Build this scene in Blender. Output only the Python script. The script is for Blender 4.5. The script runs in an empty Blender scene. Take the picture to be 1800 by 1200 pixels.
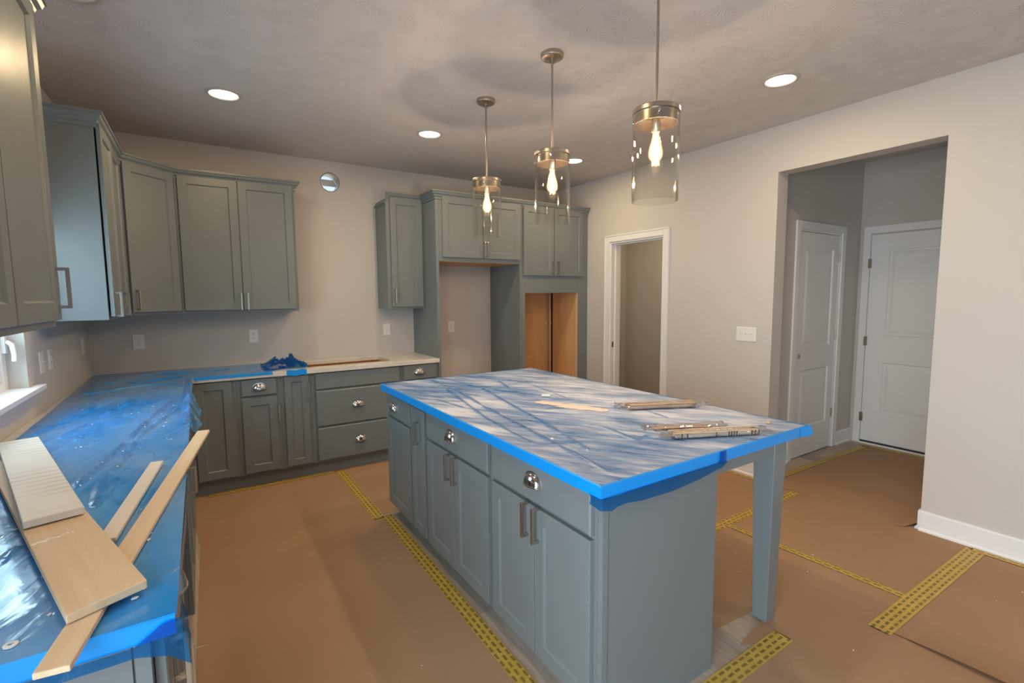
import bpy, bmesh, math, random
from mathutils import Vector, Matrix, noise
rnd = random.Random(7)
PI = math.pi
S = bpy.context.scene
COL = S.collection

# ------------------------------------------------------------------ camera, sky, lights, exposure
cam_d = bpy.data.cameras.new('camera')
cam = bpy.data.objects.new('camera', cam_d)
COL.objects.link(cam)
cam_d.sensor_width = 36.0
cam_d.sensor_fit = 'HORIZONTAL'
cam_d.lens = 36.0 * 850.01 / 1800.0
cam_d.clip_start = 0.02
yaw, pitch, roll = -0.57255, -0.09349, -0.00754
fw = Vector((-math.sin(yaw) * math.cos(pitch), math.cos(yaw) * math.cos(pitch), math.sin(pitch)))
rt = Vector((math.cos(yaw), math.sin(yaw), 0))
up = rt.cross(fw)
r2 = rt * math.cos(roll) + up * math.sin(roll)
u2 = up * math.cos(roll) - rt * math.sin(roll)
cm = Matrix((r2, u2, -fw)).transposed().to_4x4()
cm.translation = Vector((0.72216, -4.8464, 1.49653))
cam.matrix_world = cm
S.camera = cam

S.view_settings.view_transform = 'Standard'
S.view_settings.look = 'None'
S.view_settings.exposure = 0.0
S.view_settings.gamma = 1.0
S.view_settings.use_curve_mapping = False

world = bpy.data.worlds.new('sky')
S.world = world
world.use_nodes = True
wn = world.node_tree
wn.nodes.clear()
wo = wn.nodes.new('ShaderNodeOutputWorld')
wb = wn.nodes.new('ShaderNodeBackground')
ws = wn.nodes.new('ShaderNodeTexSky')
ws.sky_type = 'HOSEK_WILKIE'
ws.turbidity = 5.0
ws.ground_albedo = 0.4
ws.sun_direction = (0.5, 0.4, 0.75)
wb.inputs['Strength'].default_value = 4.5
wn.links.new(ws.outputs[0], wb.inputs[0])
wn.links.new(wb.outputs[0], wo.inputs[0])


def area(name, loc, direction, sx, sy, power, color):
    d = bpy.data.lights.new(name, 'AREA')
    d.shape = 'RECTANGLE'
    d.size, d.size_y = sx, sy
    d.energy = power
    d.color = color
    o = bpy.data.objects.new(name, d)
    COL.objects.link(o)
    o.location = loc
    o.rotation_euler = Vector(direction).to_track_quat('-Z', 'Y').to_euler()
    return o


DAY = (0.80, 0.94, 1.0)
SKYB = (0.62, 0.88, 1.0)
WARM = (1.0, 0.74, 0.59)
# daylight: open sky beyond the patio door in the left wall, light at the door itself, and at the sink window
area('sky_beyond_patio', (-4.0, -6.0, 1.2), (1, 0.25, 0.0), 4.0, 2.4, 55, (0.88, 0.94, 1.0)).data.spread = math.radians(120)
area('patio_daylight', (-0.02, -5.25, 0.98), (1, 0.2, -0.28), 2.0, 1.8, 62, DAY).data.spread = math.radians(150)
area('sink_window_daylight', (-0.17, -2.02, 1.5), (1, 0, -0.45), 0.8, 0.85, 20, SKYB)

# ------------------------------------------------------------------ materials


def mat(name, color=(0.5, 0.5, 0.5), rough=0.5, metal=0.0, spec=0.5, coat=0.0):
    m = bpy.data.materials.new(name)
    m.use_nodes = True
    b = m.node_tree.nodes['Principled BSDF']
    b.inputs['Base Color'].default_value = (*color, 1)
    b.inputs['Roughness'].default_value = rough
    b.inputs['Metallic'].default_value = metal
    b.inputs['Specular IOR Level'].default_value = spec
    b.inputs['Coat Weight'].default_value = coat
    return m


class NT:
    """small helper to write node trees"""

    def __init__(s, m):
        s.m = m
        s.t = m.node_tree
        s.b = s.t.nodes.get('Principled BSDF')
        s.o = s.t.nodes.get('Material Output')

    def n(s, kind, **kw):
        x = s.t.nodes.new('ShaderNode' + kind)
        for k, v in kw.items():
            if k in x.inputs.keys():
                x.inputs[k].default_value = v
            else:
                setattr(x, k, v)
        return x

    def l(s, a, b):
        s.t.links.new(a, b)

    def obj(s, scale=(1, 1, 1), rot=(0, 0, 0), loc=(0, 0, 0)):
        tc = s.n('TexCoord')
        mp = s.n('Mapping')
        mp.inputs['Scale'].default_value = scale
        mp.inputs['Rotation'].default_value = rot
        mp.inputs['Location'].default_value = loc
        s.l(tc.outputs['Object'], mp.inputs['Vector'])
        return mp.outputs[0]

    def geo(s, scale=(1, 1, 1), rot=(0, 0, 0)):
        g = s.n('NewGeometry')
        mp = s.n('Mapping')
        mp.inputs['Scale'].default_value = scale
        mp.inputs['Rotation'].default_value = rot
        s.l(g.outputs['Position'], mp.inputs['Vector'])
        return mp.outputs[0]

    def streak(s, ang, long, across):
        """position turned by ang, so that features stretch along that direction"""
        g = s.n('NewGeometry')
        m1 = s.n('Mapping')
        m1.inputs['Rotation'].default_value = (0, 0, -ang)
        m2 = s.n('Mapping')
        m2.inputs['Scale'].default_value = (1.0 / long, 1.0 / across, 1)
        s.l(g.outputs['Position'], m1.inputs['Vector'])
        s.l(m1.outputs[0], m2.inputs['Vector'])
        return m2.outputs[0]

    def noise(s, vec, scale=5, detail=4, rough=0.5, dist=0.0):
        x = s.n('TexNoise')
        x.inputs['Scale'].default_value = scale
        x.inputs['Detail'].default_value = detail
        x.inputs['Roughness'].default_value = rough
        x.inputs['Distortion'].default_value = dist
        s.l(vec, x.inputs['Vector'])
        return x.outputs['Fac']

    def ramp(s, fac, stops):
        r = s.n('ValToRGB')
        e = r.color_ramp.elements
        while len(e) < len(stops):
            e.new(0.5)
        for el, (p, c) in zip(e, stops):
            el.position = p
            el.color = (*c, 1) if len(c) == 3 else c
        s.l(fac, r.inputs[0])
        return r.outputs[0]

    def mix(s, fac, a, b):
        x = s.n('Mix', data_type='RGBA')
        for sock, v in ((x.inputs[0], fac), (x.inputs[6], a), (x.inputs[7], b)):
            if hasattr(v, 'node'):
                s.l(v, sock)
            elif isinstance(v, (int, float)):
                sock.default_value = v
            else:
                sock.default_value = (*v, 1)
        return x.outputs[2]

    def math(s, op, a, b=None, c=None):
        x = s.n('Math', operation=op)
        for i, v in enumerate((a, b, c)):
            if v is None:
                continue
            if hasattr(v, 'node'):
                s.l(v, x.inputs[i])
            else:
                x.inputs[i].default_value = v
        return x.outputs[0]

    def bump(s, height, strength=0.3, dist=0.01, normal=None):
        b = s.n('Bump')
        b.inputs['Strength'].default_value = strength
        b.inputs['Distance'].default_value = dist
        s.l(height, b.inputs['Height'])
        if normal is not None:
            s.l(normal, b.inputs['Normal'])
        return b.outputs[0]


def g3(v):
    return (v, v, v)


# painted cabinets: grey green satin
M_CAB = mat('cabinet_paint', (0.150, 0.185, 0.182), 0.33, spec=0.5)
k = NT(M_CAB)
f = k.noise(k.obj((1, 1, 1)), 3.0, 3)
k.l(k.mix(f, (0.172, 0.196, 0.208), (0.186, 0.210, 0.222)), k.b.inputs['Base Color'])
k.l(k.ramp(k.noise(k.obj((1, 1, 1)), 2.2, 2), [(0.3, g3(0.30)), (0.7, g3(0.40))]), k.b.inputs['Roughness'])
k.l(k.bump(k.noise(k.obj((1, 1, 1)), 900, 1), 0.03, 0.002), k.b.inputs['Normal'])

M_WALL = mat('wall_paint', (0.58, 0.55, 0.525), 0.75, spec=0.3)
k = NT(M_WALL)
k.l(k.bump(k.noise(k.geo(), 260, 2), 0.05, 0.003), k.b.inputs['Normal'])
M_PWALL = M_WALL
M_TRIM = mat('trim_paint', (0.80, 0.80, 0.81), 0.38)
M_DOOR = mat('door_paint', (0.80, 0.81, 0.82), 0.42)
M_PLATE = mat('white_plastic', (0.78, 0.78, 0.78), 0.3)
M_SLOT = mat('dark_slot', (0.03, 0.03, 0.03), 0.6)

# stomped "crow's foot" ceiling: short strokes fanning out of scattered centres
M_CEIL = mat('ceiling_texture', (0.62, 0.59, 0.575), 0.8, spec=0.3)
k = NT(M_CEIL)


def stomp(scale, spokes, off):
    v = k.geo()
    a = k.n('VectorMath', operation='ADD')
    k.l(v, a.inputs[0])
    a.inputs[1].default_value = off
    vo = k.n('TexVoronoi', feature='F1')
    vo.inputs['Scale'].default_value = scale
    vo.inputs['Randomness'].default_value = 0.95
    k.l(a.outputs[0], vo.inputs['Vector'])
    su = k.n('VectorMath', operation='SUBTRACT')
    k.l(a.outputs[0], su.inputs[0])
    k.l(vo.outputs['Position'], su.inputs[1])
    sp = k.n('SeparateXYZ')
    k.l(su.outputs[0], sp.inputs[0])
    ang = k.math('ARCTAN2', sp.outputs[1], sp.outputs[0])
    wob = k.noise(v, 22, 2)
    ph = k.math('ADD', k.math('MULTIPLY', ang, spokes), k.math('MULTIPLY', wob, 9.0))
    w = k.math('POWER', k.math('ABSOLUTE', k.math('SINE', ph)), 5.0)
    d = k.math('MULTIPLY', vo.outputs['Distance'], 1.0)
    msk = k.ramp(d, [(0.05, g3(0)), (0.22, g3(1)), (0.50, g3(0.7)), (0.75, g3(0))])
    fan = k.ramp(k.noise(v, 7.5, 1), [(0.44, g3(0)), (0.58, g3(1))])
    return k.math('MULTIPLY', k.math('MULTIPLY', w, msk), fan)


hh = k.math('ADD', stomp(6.0, 13, (0, 0, 0)), stomp(7.5, 11, (3.3, 1.7, 0)))
hh = k.math('ADD', hh, k.math('MULTIPLY', k.noise(k.geo(), 150, 2), 0.08))
k.l(k.bump(hh, 0.45, 0.006), k.b.inputs['Normal'])

# vinyl planks
M_PLANK = mat('vinyl_plank', (0.33, 0.27, 0.22), 0.45)
k = NT(M_PLANK)
oi = k.n('ObjectInfo')
gr = k.noise(k.geo((14, 1.3, 1)), 5, 6, 0.6, 0.4)
c1 = k.ramp(gr, [(0.3, (0.34, 0.265, 0.21)), (0.7, (0.50, 0.405, 0.33))])
hs = k.n('HueSaturation')
k.l(k.math('MULTIPLY_ADD', oi.outputs['Random'], 0.4, 0.8), hs.inputs['Value'])
k.l(c1, hs.inputs['Color'])
k.l(hs.outputs[0], k.b.inputs['Base Color'])
k.l(k.bump(gr, 0.06, 0.003), k.b.inputs['Normal'])

# builder's paper with faint scuffs
M_PAPER = mat('kraft_paper', (0.30, 0.175, 0.095), 0.8, spec=0.25)
k = NT(M_PAPER)
big = k.noise(k.geo(), 1.1, 3)
c1 = k.ramp(big, [(0.35, (0.365, 0.222, 0.132)), (0.68, (0.415, 0.260, 0.160))])
scf = k.noise(k.geo((1, 2.6, 1), (0, 0, 0.5)), 4.5, 5, 0.6, 0.8)
c2 = k.mix(k.ramp(scf, [(0.66, g3(0)), (0.76, g3(0.45))]), c1, (0.25, 0.155, 0.090))
c3 = k.mix(k.ramp(k.noise(k.geo((1, 1, 1), (0, 0, 1)), 2.4, 5, 0.65, 1.0), [(0.63, g3(0)), (0.78, g3(0.28))]), c2, (0.45, 0.32, 0.22))
k.l(c3, k.b.inputs['Base Color'])
fib = k.noise(k.geo(), 420, 2)
wav = k.noise(k.geo(), 3.0, 2)
k.l(k.bump(fib, 0.06, 0.002, k.bump(wav, 0.35, 0.02)), k.b.inputs['Normal'])

# yellow seam tape with rows of dark print blocks (object space: x along, y across, 0.075 wide)
M_TAPE = mat('yellow_seam_tape', (0.55, 0.36, 0.055), 0.45)
k = NT(M_TAPE)


def blocks(mortar, loc):
    br = k.n('TexBrick')
    br.offset = 0.5
    br.inputs['Scale'].default_value = 1.0
    br.inputs['Mortar Size'].default_value = mortar
    br.inputs['Mortar Smooth'].default_value = 0.0
    br.inputs['Brick Width'].default_value = 0.046
    br.inputs['Row Height'].default_value = 0.0265
    br.inputs['Color1'].default_value = (1, 1, 1, 1)
    br.inputs['Color2'].default_value = (0.8, 0.8, 0.8, 1)
    br.inputs['Mortar'].default_value = (0, 0, 0, 1)
    k.l(k.obj(loc=loc), br.inputs['Vector'])
    return br.outputs['Color']


prn = blocks(0.0074, (0.011, 0.0132, 0))
gl = k.noise(k.obj((1, 0.6, 1)), 300, 1)
ink = k.math('MULTIPLY', prn, k.ramp(gl, [(0.36, g3(0.35)), (0.46, g3(1))]))
c1 = k.ramp(k.noise(k.geo(), 20, 3), [(0.3, (0.50, 0.33, 0.05)), (0.7, (0.60, 0.41, 0.08))])
k.l(k.mix(k.math('MULTIPLY', ink, 0.85), c1, (0.09, 0.055, 0.02)), k.b.inputs['Base Color'])

M_QUARTZ = mat('white_quartz', (0.66, 0.63, 0.60), 0.22)
k = NT(M_QUARTZ)
k.l(k.ramp(k.noise(k.obj(), 5, 6, 0.6, 1.2), [(0.35, (0.62, 0.585, 0.55)), (0.6, (0.70, 0.665, 0.63))]), k.b.inputs['Base Color'])

M_NICKEL = mat('satin_nickel', (0.50, 0.48, 0.455), 0.26, 1.0)
M_CHROME = mat('bright_nickel', (0.72, 0.71, 0.69), 0.12, 1.0)
M_BRUSH = mat('brushed_nickel', (0.48, 0.43, 0.36), 0.30, 1.0)
k = NT(M_BRUSH)
k.b.inputs['Anisotropic'].default_value = 0.5
M_GALV = mat('galvanised_steel', (0.82, 0.80, 0.77), 0.42, 0.75)
M_HINGE = mat('hinge_metal', (0.42, 0.37, 0.30), 0.35, 1.0)

# tan plywood inside the cabinets
M_PLY = mat('maple_ply', (0.62, 0.37, 0.18), 0.5)
k = NT(M_PLY)
k.l(k.ramp(k.noise(k.obj((7, 7, 0.9)), 2.4, 5, 0.55, 0.5), [(0.3, (0.60, 0.345, 0.165)), (0.7, (0.70, 0.43, 0.22))]), k.b.inputs['Base Color'])
M_EDGE = mat('ply_edge', (0.66, 0.50, 0.32), 0.6)
M_DARK = mat('dark_void', (0.02, 0.02, 0.018), 0.8)

# boards
M_PINE = mat('bare_board', (0.60, 0.44, 0.27), 0.6)
k = NT(M_PINE)
gr = k.noise(k.obj((40, 1.6, 40)), 1.6, 5, 0.6, 0.3)
k.l(k.ramp(gr, [(0.3, (0.63, 0.46, 0.295)), (0.7, (0.70, 0.54, 0.37))]), k.b.inputs['Base Color'])
M_PRIMED = mat('primed_board', (0.72, 0.68, 0.64), 0.5)
k = NT(M_PRIMED)
wv = k.n('TexWave', wave_type='BANDS', bands_direction='Y')
wv.inputs['Scale'].default_value = 7
wv.inputs['Distortion'].default_value = 4.0
wv.inputs['Detail'].default_value = 3
wv.inputs['Detail Scale'].default_value = 0.5
k.l(k.obj((0.25, 1, 1)), wv.inputs['Vector'])
ms = k.ramp(k.noise(k.obj((1, 1, 1)), 3.2, 2), [(0.42, g3(0)), (0.6, g3(1))])
st = k.math('MULTIPLY', k.ramp(wv.outputs['Fac'], [(0.55, g3(0)), (0.9, g3(1))]), ms)
k.l(k.mix(k.math('MULTIPLY', st, 0.55), (0.73, 0.69, 0.65), (0.52, 0.41, 0.30)), k.b.inputs['Base Color'])
k.l(k.bump(st, 0.4, 0.003), k.b.inputs['Normal'])
M_PRIMED2 = mat('primed_strip', (0.70, 0.62, 0.54), 0.5)
M_SHIM = mat('shim_wood', (0.58, 0.43, 0.30), 0.6)
k = NT(M_SHIM)
oi = k.n('ObjectInfo')
k.l(k.ramp(oi.outputs['Random'], [(0.0, (0.42, 0.27, 0.16)), (0.5, (0.62, 0.47, 0.33)), (1.0, (0.72, 0.62, 0.50))]), k.b.inputs['Base Color'])


def film_mat(name, dusty):
    """blue self-adhesive protection film; see-through over what lies under it"""
    m = mat(name, (0.05, 0.26, 0.60), 0.12, spec=0.8, coat=0.0 if dusty else 0.7)
    k = NT(m)
    tr = k.n('BsdfTransparent')
    mx = k.n('MixShader')
    if dusty:
        n1 = k.noise(k.streak(-0.80, 2.2, 0.8), 5.0, 8, 0.68, 0.5)
        n2 = k.noise(k.streak(-0.95, 3.0, 0.28), 7.0, 6, 0.70, 0.4)
        n4 = k.noise(k.streak(-1.25, 2.0, 0.35), 6.0, 5, 0.65, 0.8)
        n3 = k.noise(k.geo(), 1.7, 3)
        n5 = k.noise(k.streak(-0.88, 6.0, 0.22), 26, 4, 0.7, 0.3)
        s_ = k.math('ADD', k.math('MULTIPLY_ADD', n5, 0.20, -0.10), k.math('MULTIPLY', n1, 0.40))
        s_ = k.math('ADD', s_, k.math('ADD', k.math('MULTIPLY', n2, 0.30), k.math('ADD', k.math('MULTIPLY', n4, 0.22), k.math('MULTIPLY', n3, 0.20))))
        fac = k.ramp(s_, [(0.475, g3(0.03)), (0.54, g3(0.30)), (0.59, g3(0.62)), (0.65, g3(1))])
        at = k.n('Attribute', attribute_name='wrinkle')
        fac = k.math('MULTIPLY', fac, k.math('SUBTRACT', 1.0, k.math('MINIMUM', at.outputs['Fac'], 0.80)))
        col = k.mix(fac, (0.035, 0.17, 0.45), (0.64, 0.70, 0.82))
        k.l(col, k.b.inputs['Base Color'])
        k.l(k.ramp(fac, [(0.0, g3(0.26)), (1.0, g3(0.55))]), k.b.inputs['Roughness'])
        fine = k.noise(k.streak(-0.85, 3.0, 0.6), 40, 3, 0.6, 0.5)
        k.l(k.bump(fine, 0.25, 0.004), k.b.inputs['Normal'])
        tr.inputs[0].default_value = (0.30, 0.62, 0.95, 1)
        mx.inputs[0].default_value = 0.94
    else:
        n1 = k.noise(k.streak(1.3, 2.0, 0.8), 2.6, 4, 0.55, 0.8)
        k.l(k.mix(k.ramp(n1, [(0.35, g3(0)), (0.65, g3(1))]), (0.015, 0.35, 0.97), (0.27, 0.54, 0.95)), k.b.inputs['Base Color'])
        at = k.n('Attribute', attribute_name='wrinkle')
        fold = k.mix(k.math('MULTIPLY', at.outputs['Fac'], 0.5), k.b.inputs['Base Color'].links[0].from_socket, (0.004, 0.19, 0.72))  # shade on the wrinkle flanks painted in as darker blue
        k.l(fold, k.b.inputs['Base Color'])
        cr = k.noise(k.streak(1.25, 3.5, 0.8), 9, 3, 0.55, 0.8)
        cr = k.math('POWER', k.math('SUBTRACT', 1.0, k.math('ABSOLUTE', k.math('MULTIPLY_ADD', cr, 2.0, -1.0))), 6.0)
        cr = k.math('MULTIPLY', cr, k.ramp(k.noise(k.geo(), 3.0, 2), [(0.40, g3(0.1)), (0.60, g3(1))]))
        cr2 = k.noise(k.streak(1.15, 3.0, 1.0), 6, 3, 0.55, 1.2)
        k.l(k.bump(cr, 0.55, 0.007, k.bump(cr2, 0.20, 0.012)), k.b.inputs['Normal'])
        tr.inputs[0].default_value = (0.30, 0.64, 1.0, 1)
        mx.inputs[0].default_value = 0.68
    k.l(tr.outputs[0], mx.inputs[1])
    k.l(k.b.outputs[0], mx.inputs[2])
    k.l(mx.outputs[0], k.o.inputs[0])
    return m


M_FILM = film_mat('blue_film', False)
M_DUST = film_mat('dusty_blue_film', True)
M_BAND = mat('bright_blue_band', (0.0, 0.29, 0.85), 0.35)
M_FLAP = mat('blue_flap', (0.012, 0.13, 0.38), 0.15)
k = NT(M_FLAP)
tr = k.n('BsdfTransparent')
tr.inputs[0].default_value = (0.10, 0.45, 0.84, 1)
mx = k.n('MixShader')
mx.inputs[0].default_value = 0.36
k.l(tr.outputs[0], mx.inputs[1])
k.l(k.b.outputs[0], mx.inputs[2])
k.l(mx.outputs[0], k.o.inputs[0])
k.l(k.bump(k.noise(k.geo(), 22, 4, 0.6, 1.5), 0.4, 0.008), k.b.inputs['Normal'])
M_PLASTER = mat('plaster_dust', (0.72, 0.66, 0.58), 0.9, spec=0.2)
k = NT(M_PLASTER)
tr = k.n('BsdfTransparent')
mx = k.n('MixShader')
at = k.n('Attribute', attribute_name='cover')
rg = k.noise(k.streak(-0.95, 2.5, 0.5), 16, 6, 0.7, 0.6)
k.l(k.ramp(k.math('ADD', k.math('MULTIPLY', rg, 1.1), k.math('SUBTRACT', at.outputs['Fac'], 1.0)), [(0.12, g3(0)), (0.30, g3(0.9))]), mx.inputs[0])
k.l(tr.outputs[0], mx.inputs[1])
k.l(k.b.outputs[0], mx.inputs[2])
k.l(mx.outputs[0], k.o.inputs[0])
M_CRUMB = mat('white_crumb', (0.82, 0.81, 0.79), 0.7)


def glass_mat(name, tint, refl=1.0, ior=1.45):
    m = bpy.data.materials.new(name)
    m.use_nodes = True
    k = NT(m)
    k.t.nodes.remove(k.b)
    tr = k.n('BsdfTransparent')
    tr.inputs[0].default_value = (*tint, 1)
    gl = k.n('BsdfGlossy')
    gl.inputs['Roughness'].default_value = 0.02
    fr = k.n('LayerWeight')
    fr.inputs['Blend'].default_value = 0.5
    mx = k.n('MixShader')
    k.l(k.math('MULTIPLY', k.math('MULTIPLY_ADD', k.math('POWER', fr.outputs['Facing'], 3.0), 0.85, 0.04), refl), mx.inputs[0])
    k.l(tr.outputs[0], mx.inputs[1])
    k.l(gl.outputs[0], mx.inputs[2])
    k.l(mx.outputs[0], k.o.inputs[0])
    return m


M_GLASS = glass_mat('clear_glass', (0.97, 0.965, 0.95))
M_BULBGLASS = glass_mat('bulb_glass', (1.0, 0.95, 0.86))
k = NT(M_BULBGLASS)
em = k.n('Emission')
em.inputs[0].default_value = (1.0, 0.76, 0.42, 1)
lw = k.n('LayerWeight')
k.l(k.math('MULTIPLY', k.math('POWER', k.math('SUBTRACT', 1.0, lw.outputs['Facing']), 1.5), 1.6), em.inputs[1])
ad = k.n('AddShader')
src = k.o.inputs[0].links[0].from_socket
k.l(src, ad.inputs[0])
k.l(em.outputs[0], ad.inputs[1])
k.l(ad.outputs[0], k.o.inputs[0])
M_PANE = glass_mat('window_pane', (0.95, 0.98, 0.98))
M_WRAP = glass_mat('clear_wrap', (0.94, 0.94, 0.94), 1.6)
k = NT(M_WRAP)
for nd in k.t.nodes:
    if nd.bl_idname in ('ShaderNodeBsdfGlossy', 'ShaderNodeLayerWeight'):
        k.l(k.bump(k.noise(k.geo(), 70, 3, 0.6, 1.0), 0.9, 0.01), nd.inputs['Normal'])


def emit(name, color, strength):
    m = bpy.data.materials.new(name)
    m.use_nodes = True
    k = NT(m)
    k.t.nodes.remove(k.b)
    e = k.n('Emission')
    e.inputs[0].default_value = (*color, 1)
    e.inputs[1].default_value = strength
    k.l(e.outputs[0], k.o.inputs[0])
    return m


M_RING = mat('shaded_light_trim', (0.50, 0.46, 0.42), 0.5)  # trim darkened, its shade around the lens put into the colour
M_LED = emit('led_lens', (1.0, 0.86, 0.68), 9.0)
M_FILAMENT = emit('filament', (1.0, 0.74, 0.40), 45.0)
M_OUT = mat('outside_ground', (0.10, 0.11, 0.09), 0.9)

# ------------------------------------------------------------------ mesh helpers


class MB:
    def __init__(s):
        s.v = []
        s.f = []

    def add(s, vs, fs):
        o = len(s.v)
        s.v += [tuple(p) for p in vs]
        s.f += [tuple(i + o for i in q) for q in fs]
        return s

    def box(s, x0, x1, y0, y1, z0, z1):
        vs = [(x, y, z) for z in (z0, z1) for y in (y0, y1) for x in (x0, x1)]
        return s.add(vs, [(0, 2, 3, 1), (4, 5, 7, 6), (0, 1, 5, 4), (2, 6, 7, 3), (0, 4, 6, 2), (1, 3, 7, 5)])

    def loops(s, loops, close_u=True, cap0=False, cap1=False, ring=False):
        """loops: list of equally long vertex loops, bridged one after another"""
        n = len(loops[0])
        vs = [p for l in loops for p in l]
        fs = []
        m = len(loops)
        for i in range(m if ring else m - 1):
            a, b = i * n, ((i + 1) % m) * n
            for j in range(n if close_u else n - 1):
                j2 = (j + 1) % n
                fs.append((a + j, a + j2, b + j2, b + j))
        if cap0:
            fs.append(tuple(range(n))[::-1])
        if cap1:
            fs.append(tuple((m - 1) * n + q for q in range(n)))
        return s.add(vs, fs)

    def lathe(s, prof, n=32, cap0=False, cap1=False, c=(0, 0, 0)):
        return s.loops([[(c[0] + r * math.cos(2 * PI * i / n), c[1] + r * math.sin(2 * PI * i / n), c[2] + z) for i in range(n)] for r, z in prof], True, cap0, cap1)

    def prism(s, poly, z0, z1):
        n = len(poly)
        vs = [(x, y, z0) for x, y in poly] + [(x, y, z1) for x, y in poly]
        fs = [tuple(range(n))[::-1], tuple(range(n, 2 * n))]
        fs += [(i, (i + 1) % n, n + (i + 1) % n, n + i) for i in range(n)]
        return s.add(vs, fs)

    def tube(s, pts, r, n=8):
        ls = []
        for i, p in enumerate(pts):
            p = Vector(p)
            a = Vector(pts[max(i - 1, 0)])
            b = Vector(pts[min(i + 1, len(pts) - 1)])
            d = (b - a).normalized()
            u = d.orthogonal().normalized() if i == 0 else (u - d * u.dot(d)).normalized()
            w = d.cross(u)
            ls.append([p + u * r * math.cos(2 * PI * q / n) + w * r * math.sin(2 * PI * q / n) for q in range(n)])
        return s.loops(ls, True, True, True)

    def mesh(s, name, m, smooth=0):
        me = bpy.data.meshes.new(name)
        me.from_pydata(s.v, [], s.f)
        b = bmesh.new()
        b.from_mesh(me)
        bmesh.ops.recalc_face_normals(b, faces=b.faces)
        b.to_mesh(me)
        b.free()
        if m:
            me.materials.append(m)
        if smooth:
            me.polygons.foreach_set('use_smooth', [True] * len(me.polygons))
            me.set_sharp_from_angle(angle=math.radians(smooth))
        me.update()
        return me


def link(name, me, parent=None, loc=(0, 0, 0), rot=(0, 0, 0), bevel=0.0, kind=None, seg=2):
    o = bpy.data.objects.new(name, me)
    COL.objects.link(o)
    o.parent = parent
    o.location = loc
    o.rotation_euler = rot
    if bevel:
        md = o.modifiers.new('bevel', 'BEVEL')
        md.width = bevel
        md.segments = seg
        md.limit_method = 'ANGLE'
        md.angle_limit = math.radians(40)
        md.use_clamp_overlap = True
    if kind:
        o['kind'] = kind
    return o


def obj(name, mb, m, parent=None, loc=(0, 0, 0), rot=(0, 0, 0), bevel=0.0, smooth=0, kind=None):
    return link(name, mb.mesh(name, m, smooth), parent, loc, rot, bevel, kind)


def tag(o, label, cat, group=None, kind=None):
    o['label'] = label
    o['category'] = cat
    if group:
        o['group'] = group
    if kind:
        o['kind'] = kind
    return o


def thing(name, label, cat, loc=(0, 0, 0), rotz=0.0, group=None):
    o = bpy.data.objects.new(name, None)
    o.empty_display_size = 0.05
    COL.objects.link(o)
    o.location = loc
    o.rotation_euler = (0, 0, rotz)
    return tag(o, label, cat, group)


def struct(name, mb, m, parent=None, bevel=0.0, smooth=0):
    o = obj(name, mb, m, parent, bevel=bevel, smooth=smooth)
    if parent is None:
        o['kind'] = 'structure'
    return o


def boxed(*a):
    return MB().box(*a)


# ------------------------------------------------------------------ room shell
W, H = 4.489, 2.767
YR = -8.5
WT = 0.14          # wall thickness
XG, YH = 6.278, -2.63
YO1, YO0, ZO = -2.769, -3.767, 2.422   # hall opening in the right wall
YP1, YP0, ZP = -0.977, -1.699, 2.065   # pantry opening
WY0, WY1, WZ0, WZ1 = -2.44, -1.60, 1.045, 2.02   # sink window

floor = struct('floor', boxed(-0.2, XG + 0.3, YR - 0.1, 0.1, -0.10, -0.008), M_PLANK)
ceiling = struct('ceiling', boxed(-0.2, XG + 0.3, YR - 0.2, 0.2, H, H + 0.1), M_CEIL)

# planks, laid along y in staggered rows
PW, PL = 0.181, 1.22
plank_me = MB().box(0.0008, PW - 0.0008, 0.001, PL - 0.001, -0.008, 0).mesh('plank', M_PLANK)
row = 0
x = 0.04
while x < XG:
    lo, hi = (YR, 0.0) if x < W - 0.05 else (-3.8, -2.60)
    lo = max(lo, -6.2)
    y = lo - (0.37 * row % 1.0) * PL
    while y < hi - 0.02:
        a, b = max(y, lo), min(y + PL, hi)
        if b - a > 0.05:
            p = link('plank', plank_me, floor, (x, a, 0))
            p.scale = (1, (b - a) / PL, 1)
        y += PL
    row += 1
    x += PW

mb = MB()
mb.box(-WT, 0, YR, -6.35, 0, H)
mb.box(-WT, 0, -4.20, WY0, 0, H)
mb.box(-WT, 0, -6.35, -4.20, 2.10, H)
mb.box(-WT, 0, WY1, 0.0, 0, H)
mb.box(-WT, 0, WY0, WY1, 0, WZ0)
mb.box(-WT, 0, WY0, WY1, WZ1, H)
struct('wall_left', mb, M_WALL)

# back wall with the round duct hole
DX, DZ, DR = 1.822, 2.576, 0.088
mb = MB()
q = 0.15
mb.box(-WT, DX - q, 0, WT, 0, H)
mb.box(DX + q, XG + WT, 0, WT, 0, H)
mb.box(DX - q, DX + q, 0, WT, 0, DZ - q)
mb.box(DX - q, DX + q, 0, WT, DZ + q, H)
n = 48
for yy in (0.0, WT):
    ci, sq = [], []
    for i in range(n):
        a = 2 * PI * i / n
        c, s_ = math.cos(a), math.sin(a)
        mxx = max(abs(c), abs(s_))
        ci.append((DX + DR * c, yy, DZ + DR * s_))
        sq.append((DX + q * c / mxx, yy, DZ + q * s_ / mxx))
    mb.loops([ci, sq])
struct('wall_back', mb, M_WALL)

mb = MB()
mb.box(W, W + WT, YP1, 0, 0, H)
mb.box(W, W + WT, YO1, YP0, 0, H)
mb.box(W, W + WT, YR, YO0, 0, H)
mb.box(W, W + WT, YP0, YP1, ZP, H)
mb.box(W, W + WT, YO0, YO1, ZO, H)
struct('wall_right', mb, M_WALL)

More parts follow.
